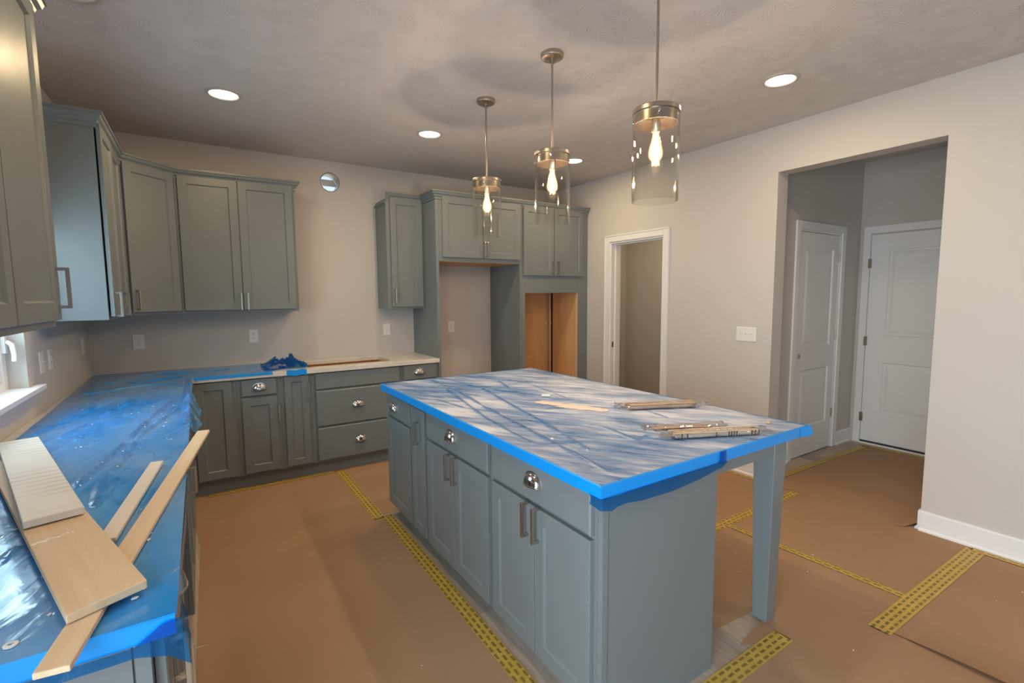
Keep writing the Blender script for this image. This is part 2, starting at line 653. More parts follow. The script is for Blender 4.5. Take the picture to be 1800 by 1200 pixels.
# wall behind the camera, with the patio door opening
mb = MB()
mb.box(-WT, 0.5, YR - WT, YR, 0, H)
mb.box(3.0, XG + WT, YR - WT, YR, 0, H)
mb.box(0.5, 3.0, YR - WT, YR, 2.2, H)
struct('wall_rear', mb, M_WALL)
mb = MB()
for a, b in ((0.5, 0.58), (1.70, 1.80), (2.92, 3.0)):
    mb.box(a, b, YR - 0.10, YR - 0.04, 0.0, 2.2)
mb.box(0.5, 3.0, YR - 0.10, YR - 0.04, 2.12, 2.2)
mb.box(0.5, 3.0, YR - 0.10, YR - 0.04, 0.0, 0.06)
struct('window_2', mb, M_TRIM)

mb = MB()
for a, b in ((-6.35, -6.27), (-5.32, -5.22), (-4.28, -4.20)):
    mb.box(-0.11, -0.05, a, b, 0.0, 2.10)
mb.box(-0.11, -0.05, -6.35, -4.20, 2.02, 2.10)
mb.box(-0.11, -0.05, -6.35, -4.20, 0.0, 0.06)
struct('window_3', mb, M_TRIM)

# hall and pantry
struct('wall_hall_far', boxed(XG, XG + WT, -4.2, -2.49, 0, H), M_WALL)
CD0, CD1, CDZ = 5.118, 5.879, 2.058
mb = MB()
mb.box(W + WT, CD0, YH, YH + 0.12, 0, H)
mb.box(CD1, XG, YH, YH + 0.12, 0, H)
mb.box(CD0, CD1, YH, YH + 0.12, CDZ, H)
struct('wall_hall_left', mb, M_WALL)
struct('wall_hall_right', boxed(W + WT, XG, -4.0, -3.80, 0, H), M_WALL)
struct('wall_pantry_far', boxed(5.75, 5.85, -2.51, 0, 0, H), M_WALL)

# ---- trim
mb = MB()
for a, b in ((YP0, YO1 + 0.0), (YR, YO0)):
    aa = a - 0.07 if a == YP0 else a


def baseboard(name, pts, inward):
    """board with a shoe mould swept along a straight run; inward = unit vector away from the wall"""
    (xa, ya), (xb, yb) = pts
    ix, iy = inward
    prof = [(0, 0), (0.026, 0), (0.026, 0.012), (0.018, 0.020), (0.014, 0.022), (0.014, 0.120), (0.010, 0.130), (0, 0.130)]
    ls = [[(px + ix * d, py + iy * d, z) for d, z in prof] for px, py in ((xa, ya), (xb, yb))]
    return struct(name, MB().loops(ls, True, True, True), M_TRIM)


baseboard('baseboard_right', ((W, YO0), (W, YR)), (-1, 0))
baseboard('baseboard_middle', ((W, YP0 - 0.075), (W, YO1)), (-1, 0))
baseboard('baseboard_corner', ((W, -0.64), (W, YP1 + 0.075)), (-1, 0))
baseboard('baseboard_opening', ((W + 0.0, YO0), (W + WT, YO0)), (0, 1))
baseboard('baseboard_jamb', ((W + WT, YO1), (W, YO1)), (0, -1))
baseboard('baseboard_hall', ((CD1 + 0.075, YH), (XG, YH)), (0, -1))
baseboard('baseboard_hall_near', ((W + WT, YH), (CD0 - 0.07, YH)), (0, -1))
baseboard('baseboard_rear', ((3.0, YR), (W, YR)), (0, 1))


def casing_x(name, x, inx, ya, yb, zt, w=0.068):
    """flat casing round an opening in a wall at x; inx = -1 or 1 gives the side it stands proud on"""
    mb = MB()
    t = 0.016
    x0, x1 = sorted((x, x + inx * t))
    mb.box(x0, x1, ya - w, ya, 0, zt + w)
    mb.box(x0, x1, yb, yb + w, 0, zt + w)
    mb.box(x0, x1, ya, yb, zt, zt + w)
    x0, x1 = sorted((x, x + inx * 0.022))
    for a, b in ((ya - w - 0.001, ya - w + 0.012), (yb + w - 0.012, yb + w + 0.001)):
        mb.box(x0, x1, a, b, 0, zt + w)
    mb.box(x0, x1, ya - w, yb + w, zt + w - 0.012, zt + w + 0.001)
    return struct(name, mb, M_TRIM, bevel=0.002)


pc = casing_x('trim_1', W, -1, YP0, YP1, ZP)
mb = MB()
mb.box(W - 0.002, W + WT, YP1 - 0.018, YP1, 0, ZP)
mb.box(W - 0.002, W + WT, YP0, YP0 + 0.018, 0, ZP)
mb.box(W - 0.002, W + WT, YP0 + 0.018, YP1 - 0.018, ZP - 0.018, ZP)
mb.box(W + 0.055, W + 0.090, YP1 - 0.030, YP1 - 0.018, 0, ZP - 0.018)
mb.box(W + 0.055, W + 0.090, YP0 + 0.018, YP0 + 0.030, 0, ZP - 0.018)
mb.box(W + 0.055, W + 0.090, YP0 + 0.030, YP1 - 0.030, ZP - 0.030, ZP - 0.018)
pj_ = struct('trim_2', mb, M_TRIM, bevel=0.0015)
obj('strike_plate', boxed(W + 0.018, W + 0.045, YP1 - 0.0195, YP1 - 0.0175, 0.93, 0.99), M_HINGE, pj_)

# closet door in the hall (two-panel, faces the camera)


def rect(x0, x1, z0, z1, y):
    return [(x0, y, z0), (x1, y, z0), (x1, y, z1), (x0, y, z1)]


def moulded_door(name, w, h, t, panels, m, mount):
    """slab with moulded recessed panels; local: x along the width, front faces -y, base at z=0"""
    d = thing(name, '', 'door')
    for key in ('label', 'category'):
        del d[key]
    d['kind'] = 'structure'
    mb = MB()
    zs = [0] + sorted(z for p in panels for z in (p[2], p[3])) + [h]
    px0, px1 = panels[0][0], panels[0][1]
    mb.box(0, px0, -t, 0, 0, h)
    mb.box(px1, w, -t, 0, 0, h)
    for i in range(0, len(zs), 2):
        mb.box(px0, px1, -t, 0, zs[i], zs[i + 1])
    obj('door_slab', mb, m, d)
    for p in panels:
        pm = MB()
        steps = [(0, -t), (0.010, -t + 0.012), (0.022, -t + 0.012), (0.050, -t + 0.004)]
        pm.loops([rect(p[0] + i, p[1] - i, p[2] + i, p[3] - i, y) for i, y in steps], True, False, True)
        obj('panel', pm, m, d)
    d.matrix_world = mount
    return d


def hinge(parent, loc, rotz=0):
    mb = MB()
    mb.lathe([(0.006, -0.045), (0.006, 0.045)], 10, True, True)
    mb.box(-0.016, 0.016, 0.0, 0.003, -0.044, 0.044)
    return obj('hinge', mb, M_HINGE, parent, loc, (0, 0, rotz))


GAP = 0.003
dw = CD1 - CD0 - 2 * 0.016 - 2 * GAP
door1 = moulded_door('door_1', dw, 2.03, 0.035,
                     [(0.105, dw - 0.105, 0.99 + 0.02, 1.90), (0.105, dw - 0.105, 0.265, 0.80)],
                     M_DOOR, Matrix.Translation((CD0 + 0.016 + GAP, YH + 0.038, 0.008)))
for z in (1.83, 1.085, 0.335):
    hinge(door1, (dw + 0.004, -0.036, z))
obj('knob_hole', MB().lathe([(0.027, 0), (0.022, 0.001)], 20, False, True), M_WALL, door1, (0.065, -0.0352, 0.93), (PI / 2, 0, 0))
obj('bore_rim', MB().lathe([(0.020, 0), (0.012, 0.0008)], 20, False, True), M_HINGE, door1, (0.072, -0.0362, 0.93), (PI / 2, 0, 0))
mb = MB()
w = 0.068
mb.box(CD0 - w, CD0, YH - 0.016, YH, 0, CDZ + w)
mb.box(CD1, CD1 + w, YH - 0.016, YH, 0, CDZ + w)
mb.box(CD0, CD1, YH - 0.016, YH, CDZ, CDZ + w)
mb.box(CD0, CD0 + 0.016, YH - 0.001, YH + 0.12, 0, CDZ)
mb.box(CD1 - 0.016, CD1, YH - 0.001, YH + 0.12, 0, CDZ)
mb.box(CD0 + 0.016, CD1 - 0.016, YH - 0.001, YH + 0.12, CDZ - 0.016, CDZ)
mb.box(CD0 + 0.016, CD0 + 0.026, YH + 0.042, YH + 0.075, 0, CDZ - 0.016)
struct('trim_3', mb, M_TRIM, bevel=0.002)

# door at the end of the hall, faces -x
gw = 0.905
G0 = -2.735
door2 = moulded_door('door_2', gw, 2.03, 0.04,
                     [(0.15, gw - 0.15, 1.06, 1.885), (0.15, gw - 0.15, 0.30, 0.80)],
                     M_DOOR, Matrix.Translation((XG + 0.02, G0, 0.028)) @ Matrix.Rotation(-PI / 2, 4, 'Z'))
for z in (1.76, 1.0, 0.24):
    hinge(door2, (-0.004, -0.041, z))
obj('weather_seal', boxed(0.0, gw, -0.046, -0.04, -0.012, 0.006), M_SLOT, door2)
mb = MB()
mb.box(XG - 0.016, XG, G0 + 0.008, G0 + 0.008 + 0.062, 0, 2.075 + w)
mb.box(XG - 0.016, XG, G0 - gw - 0.07, G0 - gw - 0.008, 0, 2.075 + w)
mb.box(XG - 0.016, XG, G0 - gw - 0.008, G0 + 0.008, 2.075, 2.075 + w)
struct('trim_4', mb, M_TRIM, bevel=0.002)
struct('trim_5', boxed(XG - 0.03, XG + 0.02, G0 - gw, G0 + 0.004, 0, 0.016), M_TRIM)

# sink window in the left wall: frame, stool, pane, lock
win = struct('window_1', boxed(-0.12, -0.07, WY0, WY0 + 0.055, WZ0, WZ1)
             .box(-0.12, -0.07, WY1 - 0.055, WY1, WZ0, WZ1)
             .box(-0.12, -0.07, WY0 + 0.055, WY1 - 0.055, WZ0, WZ0 + 0.06)
             .box(-0.12, -0.07, WY0 + 0.055, WY1 - 0.055, WZ1 - 0.055, WZ1)
             .box(-0.105, -0.08, WY0 + 0.055, WY0 + 0.09, WZ0 + 0.06, WZ1 - 0.055)
             .box(-0.105, -0.08, WY1 - 0.09, WY1 - 0.055, WZ0 + 0.06, WZ1 - 0.055)
             .box(-0.105, -0.08, WY0 + 0.09, WY1 - 0.09, WZ0 + 0.06, WZ0 + 0.095), M_TRIM, bevel=0.002)
obj('pane', boxed(-0.095, -0.091, WY0 + 0.09, WY1 - 0.09, WZ0 + 0.095, WZ1 - 0.055), M_PANE, win)
mb = MB()
mb.box(-0.07, -0.055, WY1 - 0.052, WY1 - 0.022, 1.245, 1.33)
mb.tube([(-0.055, WY1 - 0.037, 1.30), (-0.035, WY1 - 0.040, 1.285), (-0.028, WY1 - 0.045, 1.235), (-0.03, WY1 - 0.045, 1.205)], 0.011, 10)
obj('lock_lever', mb, M_PLATE, win, bevel=0.002, smooth=40)
st = MB()
st.box(-0.075, 0.0, WY0, WY1, WZ0, WZ0 + 0.024)
st.box(0.0, 0.045, WY0 - 0.09, WY1 + 0.10, WZ0, WZ0 + 0.024)
struct('trim_6', st, M_TRIM, bevel=0.003)
tag(obj('ground_outside', boxed(-9, -0.6, -12, 6, -0.5, -0.35), M_OUT), 'dark ground outside the sink window', 'ground')['kind'] = 'structure'

# ------------------------------------------------------------------ cabinet parts
DT = 0.019


def rrect(x0, x1, z0, z1, i, y):
    return [(x0 + i, y, z0 + i), (x1 - i, y, z0 + i), (x1 - i, y, z1 - i), (x0 + i, y, z1 - i)]


def door_mesh(w, h, s=0.058):
    mb = MB()
    st_ = [(0, 0), (0, -DT + 0.002), (0.002, -DT), (s, -DT), (s + 0.007, -DT + 0.009), (s + 0.007, 0)]
    mb.loops([rrect(0, w, 0, h, i, y) for i, y in st_], True, ring=True)
    return mb.mesh('door', M_CAB)


def panel_mesh(w, h, s=0.058):
    i = s + 0.0065
    return MB().box(i, w - i, -DT + 0.0095, -0.002, i, h - i).mesh('panel', M_CAB)


def drawer_mesh(w, h):
    mb = MB()
    st_ = [(0, 0), (0, -DT + 0.005), (0.006, -DT)]
    mb.loops([rrect(0, w, 0, h, i, y) for i, y in st_], True, True, True)
    return mb.mesh('drawer_front', M_CAB)


HL = 0.138
_h = MB().box(-0.0055, 0.0055, -0.034, -0.023, -HL / 2, HL / 2).box(-0.0055, 0.0055, -0.0235, 0, HL / 2 - 0.011, HL / 2).box(-0.0055, 0.0055, -0.0235, 0, -HL / 2, -HL / 2 + 0.011)
BAR = _h.mesh('bar_handle', M_NICKEL)


def cup_mesh():
    a, p, h = 0.048, 0.027, 0.047
    mb = MB()
    nu, nv = 20, 8
    for sc, rev in ((1.0, 0), (0.94, 1)):
        ls = []
        for j in range(nv + 1):
            v = PI / 2 * j / nv
            ls.append([(a * sc * math.cos(PI * i / nu), -p * sc * (math.sin(PI * i / nu) ** 0.8) * math.cos(v) - 0.0005,
                        h * sc * (math.sin(PI * i / nu) ** 0.8) * math.sin(v)) for i in range(nu + 1)])
        mb.loops(ls, False)
    rim = [(a * 1.07 * math.cos(PI * i / nu), h * 1.10 * math.sin(PI * i / nu) ** 0.8) for i in range(nu + 1)]
    inn = [(a * 0.96 * math.cos(PI * i / nu), h * 0.94 * math.sin(PI * i / nu) ** 0.8) for i in range(nu + 1)]
    mb.loops([[(x, -0.0002, z) for x, z in rim], [(x, -0.003, z) for x, z in rim], [(x, -0.004, z) for x, z in inn]], False)
    lip = [(a * math.cos(PI * i / nu), -p * (math.sin(PI * i / nu) ** 0.8)) for i in range(nu + 1)]
    lip2 = [(x * 1.05, y * 1.10) for x, y in lip]
    mb.loops([[(x, y, 0.0) for x, y in lip], [(x, y, -0.001) for x, y in lip2], [(x, y, 0.003) for x, y in lip2], [(x, y, 0.004) for x, y in lip]], False)
    return mb.mesh('cup_pull', M_CHROME, 40)


CUP = cup_mesh()
GAPF = 0.0015


def add_door(cab, x0, x1, z0, z1, yf, handle=None, s=0.058, ajar=0.0, m=None):
    """door on a face at y=yf; handle=(dx, z): bar centred dx from the left edge at height z"""
    w, h = x1 - x0, z1 - z0
    d = link('door', door_mesh(w, h, s), cab, (x0, yf - GAPF, z0), (0, 0, ajar))
    link('panel', panel_mesh(w, h, s), d)
    if handle:
        link('bar_handle', BAR, d, (handle[0], -DT, handle[1] - z0), bevel=0.001)
    return d


def add_drawer(cab, x0, x1, z0, z1, yf, cup=None):
    d = link('drawer_front', drawer_mesh(x1 - x0, z1 - z0), cab, (x0, yf - GAPF, z0))
    if cup:
        link('cup_pull', CUP, d, (cup[0] - x0, -DT, cup[1] - z0))
    return d


CROWN = [(0.0, 2.400), (0.007, 2.400), (0.009, 2.418), (0.018, 2.424), (0.022, 2.436), (0.034, 2.446), (0.040, 2.462), (0.046, 2.464), (0.046, 2.478), (0.0, 2.478)]


def crown(cab, path, t0=0.0, t1=0.0, z=0.0, side=1):
    """sweep the crown profile along a local 2-D path, mitred at corners; outward is to the right of travel (side=1)"""
    P = [Vector(p) for p in path]
    ls = []
    for i, p in enumerate(P):
        dirs = []
        if i > 0:
            dirs.append((P[i] - P[i - 1]).normalized())
        if i < len(P) - 1:
            dirs.append((P[i + 1] - P[i]).normalized())
        nrm = [Vector((d.y, -d.x)) * side for d in dirs]
        if len(nrm) == 2:
            b = (nrm[0] + nrm[1])
            off = b / (1 + nrm[0].dot(nrm[1]))
        else:
            tt = -t0 if i == 0 else t1
            off = nrm[0] + dirs[0] * tt
        ls.append([(p.x + off.x * d, p.y + off.y * d, zz + z) for d, zz in CROWN])
    return obj('crown_moulding', MB().loops(ls, True, True, True), M_CAB, cab)


def carcass(cab, mb):
    return obj('carcass', mb, M_CAB, cab, bevel=0.0012)


# ------------------------------------------------------------------ back run, base cabinets
FB = -0.61     # face frame plane
ZB = 0.876     # top of base boxes
TOE = 0.108


def base_box(w, d=0.61, toe_set=0.05, x0=0.0):
    mb = MB()
    mb.box(x0, x0 + w, -d, -0.002, TOE, ZB)
    return mb


def toe_board(cab, x0, x1, d=0.61, ts=0.05):
    return obj('toe_board', boxed(x0, x1, -d + ts, -d + ts + 0.02, 0.001, TOE), M_CAB, cab)


def back_cab(label, x0, x1):
    c = thing('base_cabinet', label, 'cabinet', (x0, 0, 0), 0, 'base cabinets along the back wall')
    carcass(c, base_box(x1 - x0 - 0.0005))
    toe_board(c, 0, x1 - x0)
    return c


c = back_cab('base cabinet with one tall blank door, in the corner beside the blue-covered counter', 0.612, 0.926)
add_door(c, 0.035, 0.283, 0.124, 0.868, FB)
c = back_cab('base cabinet with one cup-pull drawer above a door, under the bunched end of blue film', 0.926, 1.233)
add_drawer(c, 0.031, 0.279, 0.735, 0.866, FB, (0.155, 0.785))
add_door(c, 0.031, 0.279, 0.124, 0.718, FB, (0.255, 0.585))
c = back_cab('narrow base cabinet with one tall slim door and bar handle, left of the drawer bank', 1.233, 1.470)
add_door(c, 0.028, 0.210, 0.124, 0.868, FB, (0.180, 0.735), s=0.05)
# cooktop drawer bank: open inside, so the cut-out shows wood
c = thing('base_cabinet', 'wide three-drawer bank under the cooktop cut-out, two cup pulls', 'cabinet', (1.470, 0, 0), 0, 'base cabinets along the back wall')
wd = 0.772
mb = MB()
mb.box(0, wd, FB, FB + 0.02, TOE, ZB)
mb.box(0, 0.012, FB + 0.02, -0.002, TOE, ZB)
mb.box(wd - 0.012, wd, FB + 0.02, -0.002, TOE, ZB)
mb.box(0.012, wd - 0.012, FB + 0.02, -0.002, TOE, TOE + 0.015)
carcass(c, mb)
mb = MB()
mb.box(0.012, wd - 0.012, -0.014, -0.002, TOE + 0.015, ZB)
mb.box(0.012, 0.02, FB + 0.022, -0.014, TOE + 0.015, ZB)
mb.box(wd - 0.02, wd - 0.012, FB + 0.022, -0.014, TOE + 0.015, ZB)
mb.box(0.02, wd - 0.02, FB + 0.022, -0.014, 0.72, 0.735)
obj('interior', mb, M_PLY, c)
toe_board(c, 0, wd)
add_drawer(c, 0.028, wd - 0.02, 0.733, 0.868, FB)
add_drawer(c, 0.028, wd - 0.02, 0.417, 0.717, FB, (0.365, 0.560))
add_drawer(c, 0.028, wd - 0.02, 0.122, 0.402, FB, (0.378, 0.250))
c = back_cab('base cabinet with one cup-pull drawer, between drawer bank and fridge panel', 2.242, 2.611)
add_drawer(c, 0.020, 0.345, 0.733, 0.868, FB, (0.168, 0.788))
add_door(c, 0.020, 0.345, 0.124, 0.717, FB, (0.045, 0.585))

# ------------------------------------------------------------------ left run, base cabinets (fronts face +x)
LX = 0.0
RL = PI / 2


def left_cab(label, y0, y1):
    c = thing('base_cabinet', label, 'cabinet', (0, y0, 0), RL, 'base cabinets along the window wall')
    carcass(c, base_box(y1 - y0 - 0.0005))
    toe_board(c, 0, y1 - y0)
    return c


c = left_cab('base cabinet hidden in the corner, under the film bulging over the counter edge', -1.53, -0.62)
add_door(c, 0.03, 0.47, 0.124, 0.868, FB, (0.435, 0.725))
c = left_cab('sink base cabinet with two doors below the sink window', -2.445, -1.53)
add_drawer(c, 0.03, 0.885, 0.735, 0.866, FB)
add_door(c, 0.03, 0.452, 0.124, 0.718, FB, (0.39, 0.60))
add_door(c, 0.460, 0.885, 0.124, 0.718, FB, (0.055, 0.60))
c = left_cab('slim base cabinet nearer the camera than the dishwasher gap', -3.25, -3.055)
add_door(c, 0.02, 0.175, 0.124, 0.868, FB, s=0.045)
c = left_cab('base cabinet with a cup-pull drawer, second from the near end of the counter', -3.545, -3.25)
add_drawer(c, 0.02, 0.275, 0.735, 0.866, FB, (0.11, 0.785))
add_door(c, 0.02, 0.275, 0.124, 0.718, FB, (0.045, 0.585))
c = left_cab('end base cabinet with two slim doors, at the near end of the window counter', -3.75, -3.545)
add_door(c, 0.010, 0.098, 0.124, 0.868, FB, (0.082, 0.725), s=0.03)
add_door(c, 0.101, 0.190, 0.124, 0.868, FB, (0.045, 0.725), s=0.03)
ep = MB()
ep.box(0.006, 0.580, -0.005, -0.0005, 0.11, 0.87)
ep.box(0.584, 0.609, -0.009, -0.0005, 0.001, ZB)
obj('end_panel', ep, M_CAB, c, (0, 0, 0), (0, 0, -RL), bevel=0.001)

# ------------------------------------------------------------------ worktops
ZT = 0.914


def slab_poly(parts, name, label, group=None):
    mb = MB()
    for a in parts:
        mb.box(*a, ZB, ZT)
    return tag(obj(name, mb, M_QUARTZ), label, 'countertop', group)


CX0, CX1, CY0, CY1 = 1.472, 2.196, -0.520, -0.095
mb = MB()
# one L-shaped slab with a rectangular hole, as a single surface
for zz in (ZB, ZT):
    pass
xs = [0.002, 0.648, CX0, CX1, 2.611]
ys = [-3.795, -0.648, CY0, CY1, -0.002]
cells = set()
for i in range(4):
    for j in range(4):
        if j == 0 and i > 0:
            continue
        if i == 2 and j == 2:
            continue
        cells.add((i, j))
vid = {}
bmw = bmesh.new()


def wv_(i, j, z):
    key = (i, j, z)
    if key not in vid:
        vid[key] = bmw.verts.new((xs[i], ys[j], z))
    return vid[key]


for (i, j) in cells:
    bmw.faces.new([wv_(i, j, ZT), wv_(i + 1, j, ZT), wv_(i + 1, j + 1, ZT), wv_(i, j + 1, ZT)])
    bmw.faces.new([wv_(i, j, ZB), wv_(i, j + 1, ZB), wv_(i + 1, j + 1, ZB), wv_(i + 1, j, ZB)])
    for (di, dj, a, b) in ((0, -1, (i, j), (i + 1, j)), (1, 0, (i + 1, j), (i + 1, j + 1)), (0, 1, (i + 1, j + 1), (i, j + 1)), (-1, 0, (i, j + 1), (i, j))):
        if (i + di, j + dj) not in cells:
            bmw.faces.new([wv_(*a, ZB), wv_(*b, ZB), wv_(*b, ZT), wv_(*a, ZT)])
bmesh.ops.recalc_face_normals(bmw, faces=bmw.faces)
wme = bpy.data.meshes.new('worktop')
bmw.to_mesh(wme)
bmw.free()
wme.materials.append(M_QUARTZ)
wt = link('worktop', wme, bevel=0.003)
tag(wt, 'L-shaped white quartz worktop with a cooktop cut-out, half under blue film', 'countertop')

# ------------------------------------------------------------------ upper cabinets
ZU, ZUT = 1.383, 2.42
UD = 0.305


def wall_cab(name, label, loc, rotz, w, z0=ZU, group=None, z1=ZUT):
    c = thing(name, label, 'cabinet', loc, rotz, group)
    carcass(c, boxed(0, w, -UD, -0.002, z0, z1))
    return c


GU = 'wall cabinets above the window counter'
TC = math.tan(PI / 8)
# back wall, two doors
c = wall_cab('wall_cabinet', 'two-door wall cabinet left of the round duct hole', (0.612, 0, 0), 0, 0.840)
add_door(c, 0.020, 0.415, 1.402, 2.428, -UD, (0.384, 1.468))
add_door(c, 0.421, 0.822, 1.402, 2.428, -UD, (0.031, 1.468))
crown(c, [(0, -UD), (0.840, -UD), (0.840, 0)], t0=TC)
# diagonal corner cabinet
c = thing('corner_cabinet', 'diagonal corner wall cabinet with a single door', 'cabinet')
carcass(c, MB().prism([(0.002, -0.002), (0.002, -0.609), (0.305, -0.609), (0.611, -0.305), (0.611, -0.002)], ZU, ZUT))
dl = math.hypot(0.306, 0.304)
fr = thing('x', 'x', 'x')
bpy.data.objects.remove(fr)
dd = add_door(c, 0, 0.385, 1.402, 2.428, 0, (0.030, 1.49))
dirx = Vector((0.306, 0.304)).normalized()
nrm = Vector((dirx.y, -dirx.x))
p0 = Vector((0.305, -0.609)) + dirx * 0.028 + nrm * GAPF
dd.location = (p0.x, p0.y, 1.402)
dd.rotation_euler = (0, 0, math.atan2(dirx.y, dirx.x))
crown(c, [(0.305, -0.609), (0.611, -0.305)], t0=TC, t1=-TC)
# left wall beyond the window: two single-door units
YB = -1.43
c = wall_cab('wall_cabinet', 'single-door wall cabinet with a pale side panel, beside the window', (0, YB, 0), RL, 0.42, group=GU)
add_door(c, 0.012, 0.408, 1.402, 2.428, -UD, (0.028, 1.468)).location.y -= 0.007
crown(c, [(0, 0), (0, -UD), (0.42, -UD)])
c = wall_cab('wall_cabinet', 'narrow wall cabinet seen edge-on beside the diagonal corner cabinet', (0, YB + 0.42, 0), RL, -0.61 - YB - 0.42, group=GU)
add_door(c, 0.012, 0.352, 1.402, 2.428, -UD, (0.028, 1.468))
crown(c, [(0, -UD), (-0.61 - YB - 0.42, -UD)], t1=-TC)
# left wall, nearest to the camera
YA = -2.60
c = wall_cab('wall_cabinet', 'nearest two-door wall cabinet, at the left edge above the boards', (0, YA - 0.98, 0), RL, 0.98, z0=1.405, group=GU, z1=2.43)
add_door(c, 0.020, 0.478, 1.428, 2.448, -UD, (0.03, 1.525))
add_door(c, 0.490, 0.965, 1.428, 2.448, -UD, (0.445, 1.535))
crown(c, [(0, -UD), (0.98, -UD), (0.98, 0)], z=0.012)

# back wall right of the range: small cabinet
c = wall_cab('wall_cabinet', 'small single-door wall cabinet against the tall fridge panel', (2.245, 0, 0), 0, 0.366)
add_door(c, 0.036, 0.350, 1.402, 2.428, -UD, (0.030, 1.508))
crown(c, [(0, -UD), (0.366, -UD)], t0=-1.0)
mb = MB()
mb.box(-0.012, 0.0, -UD + 0.004, -0.006, 2.372, 2.392)
mb.box(-0.018, 0.0, -UD + 0.004, -0.006, 2.378, 2.387)
obj('side_moulding', mb, M_CAB, c, bevel=0.002)

# fridge surround
TD = 0.615
c = thing('fridge_cabinet', 'two-door cabinet bridging the empty fridge alcove between tall side panels', 'cabinet', (2.6415, 0, 0))
obj('side_panel', boxed(-0.0295, -0.0005, -TD, -0.002, 0.001, ZUT), M_CAB, c, bevel=0.001)
obj('side_panel', boxed(0.9105, 0.9325, -TD, -0.002, 0.001, 1.8275), M_CAB, c, bevel=0.001)
wf = 3.575 - 2.6415
carcass(c, boxed(0, wf - 0.001, -TD, -0.002, 1.832, ZUT))
obj('underside', boxed(0.003, wf - 0.004, -TD + 0.018, -0.004, 1.828, 1.8319), M_PLY, c)
add_door(c, 0.034, 0.468, 1.868, 2.428, -TD, (0.440, 1.955))
add_door(c, 0.474, 0.912, 1.868, 2.428, -TD, (0.030, 1.955))
crown(c, [(-0.0295, -UD - 0.047), (-0.0295, -TD), (wf, -TD)])
# oven tower
OX0, OX1 = 3.576, W - 0.004
c = thing('oven_cabinet', 'tall oven cabinet with an empty wood-lined opening', 'cabinet', (OX0, 0, 0))
wo_ = OX1 - OX0
a0, a1 = 3.617 - OX0, 4.339 - OX0
z0, z1 = 0.42, 1.528
mb = MB()
mb.box(0, a0, -TD, -TD + 0.02, TOE, ZUT)
mb.box(a1, wo_, -TD, -TD + 0.02, TOE, ZUT)
mb.box(a0, a1, -TD, -TD + 0.02, z1, ZUT)
mb.box(a0, a1, -TD, -TD + 0.02, TOE, z0)
mb.box(0, 0.016, -TD + 0.02, -0.002, 0.001, ZUT)
mb.box(wo_ - 0.016, wo_, -TD + 0.02, -0.002, 0.001, ZUT)
mb.box(0.016, wo_ - 0.016, -TD + 0.02, -0.002, ZUT - 0.016, ZUT)
carcass(c, mb)
mb = MB()
mb.box(0.017, a0 - 0.004, -TD + 0.022, -0.06, z0, z1 + 0.1)
mb.box(0.017, wo_ - 0.017, -0.060, -0.045, z0, z1 + 0.1)
mb.box(0.017, wo_ - 0.017, -TD + 0.021, -0.062, z1 + 0.002, z1 + 0.016)
mb.box(0.017, wo_ - 0.017, -TD + 0.021, -0.062, z0 - 0.016, z0)
obj('lining', mb, M_PLY, c)
obj('side_lining', boxed(a1 + 0.004, a1 + 0.016, -TD + 0.022, -0.150, z0, z1), M_PLY, c)
obj('corner_gap', boxed(a1 + 0.018, wo_ - 0.018, -TD + 0.03, -0.064, z0, z1), M_DARK, c)
obj('corner_strip', boxed(a1 - 0.012, a1 + 0.002, -0.118, -0.098, z0, z1), M_EDGE, c)
obj('opening_edge', boxed(a1 - 0.001, a1 + 0.010, -TD + 0.0005, -TD + 0.024, z0, z1), M_EDGE, c)
for xx in (a1 - 0.030, a1 - 0.004):
    obj('screw_cap', MB().lathe([(0.0, 0.008), (0.005, 0.007), (0.008, 0.003), (0.009, 0)], 12), M_PLATE, c, (xx, -0.063 if xx < a1 - 0.02 else -0.1181, 1.16), (PI / 2, 0, 0))
add_door(c, 0.018, 0.414, 1.712, 2.428, -TD, (0.372, 1.800))
add_door(c, 0.424, 0.828, 1.712, 2.428, -TD, (0.036, 1.800))
toe_board(c, 0, wo_, TD)
crown(c, [(0, -TD), (wo_, -TD)])

# ------------------------------------------------------------------ island
IX0, IX1, IY0, IY1 = 1.722, 2.960, -3.792, -1.658
IF, IP = 1.767, -3.749
GI = 'island base cabinets'
RI = -PI / 2
DI = 2.354 - IF


def isl(label, ya, yb):
    """island unit from y=ya (far) to yb (near); front faces -x"""
    w = ya - yb
    c = thing('island_cabinet', label, 'cabinet', (IF + DI, ya, 0), RI, GI)
    carcass(c, boxed(0, w - 0.0005, -DI, 0, TOE - 0.012, ZB))
    obj('toe_board', boxed(0, w, -DI + 0.06, -DI + 0.08, 0.001, TOE - 0.012), M_CAB, c)
    return c


def yl(a):      # world y -> local x of an island unit starting at a
    return lambda y: a - y


a = -1.665
L = yl(a)
c = isl('island cabinet at the far end, a dusty drawer above a single door', a, -2.120)
add_drawer(c, L(-1.690), L(-2.110), 0.715, 0.850, -DI, (L(-1.825), 0.765))
add_door(c, L(-1.690), L(-2.110), 0.105, 0.700, -DI)
a = -2.120
L = yl(a)
c = isl('slim island cabinet with one tall narrow door and bar handle', a, -2.353)
add_door(c, L(-2.132), L(-2.338), 0.105, 0.850, -DI, (L(-2.235), 0.712), s=0.05)
a = -2.353
L = yl(a)
c = isl('middle island cabinet, one wide drawer over two doors', a, -3.068)
add_drawer(c, L(-2.366), L(-3.046), 0.715, 0.858, -DI, (L(-2.680), 0.782))
add_door(c, L(-2.366), L(-2.703), 0.105, 0.700, -DI, (L(-2.366 - 0.0) + 0.298 - L(-2.366), 0.635))
add_door(c, L(-2.708), L(-3.046), 0.105, 0.700, -DI, (0.032, 0.635))
a = -3.068
L = yl(a)
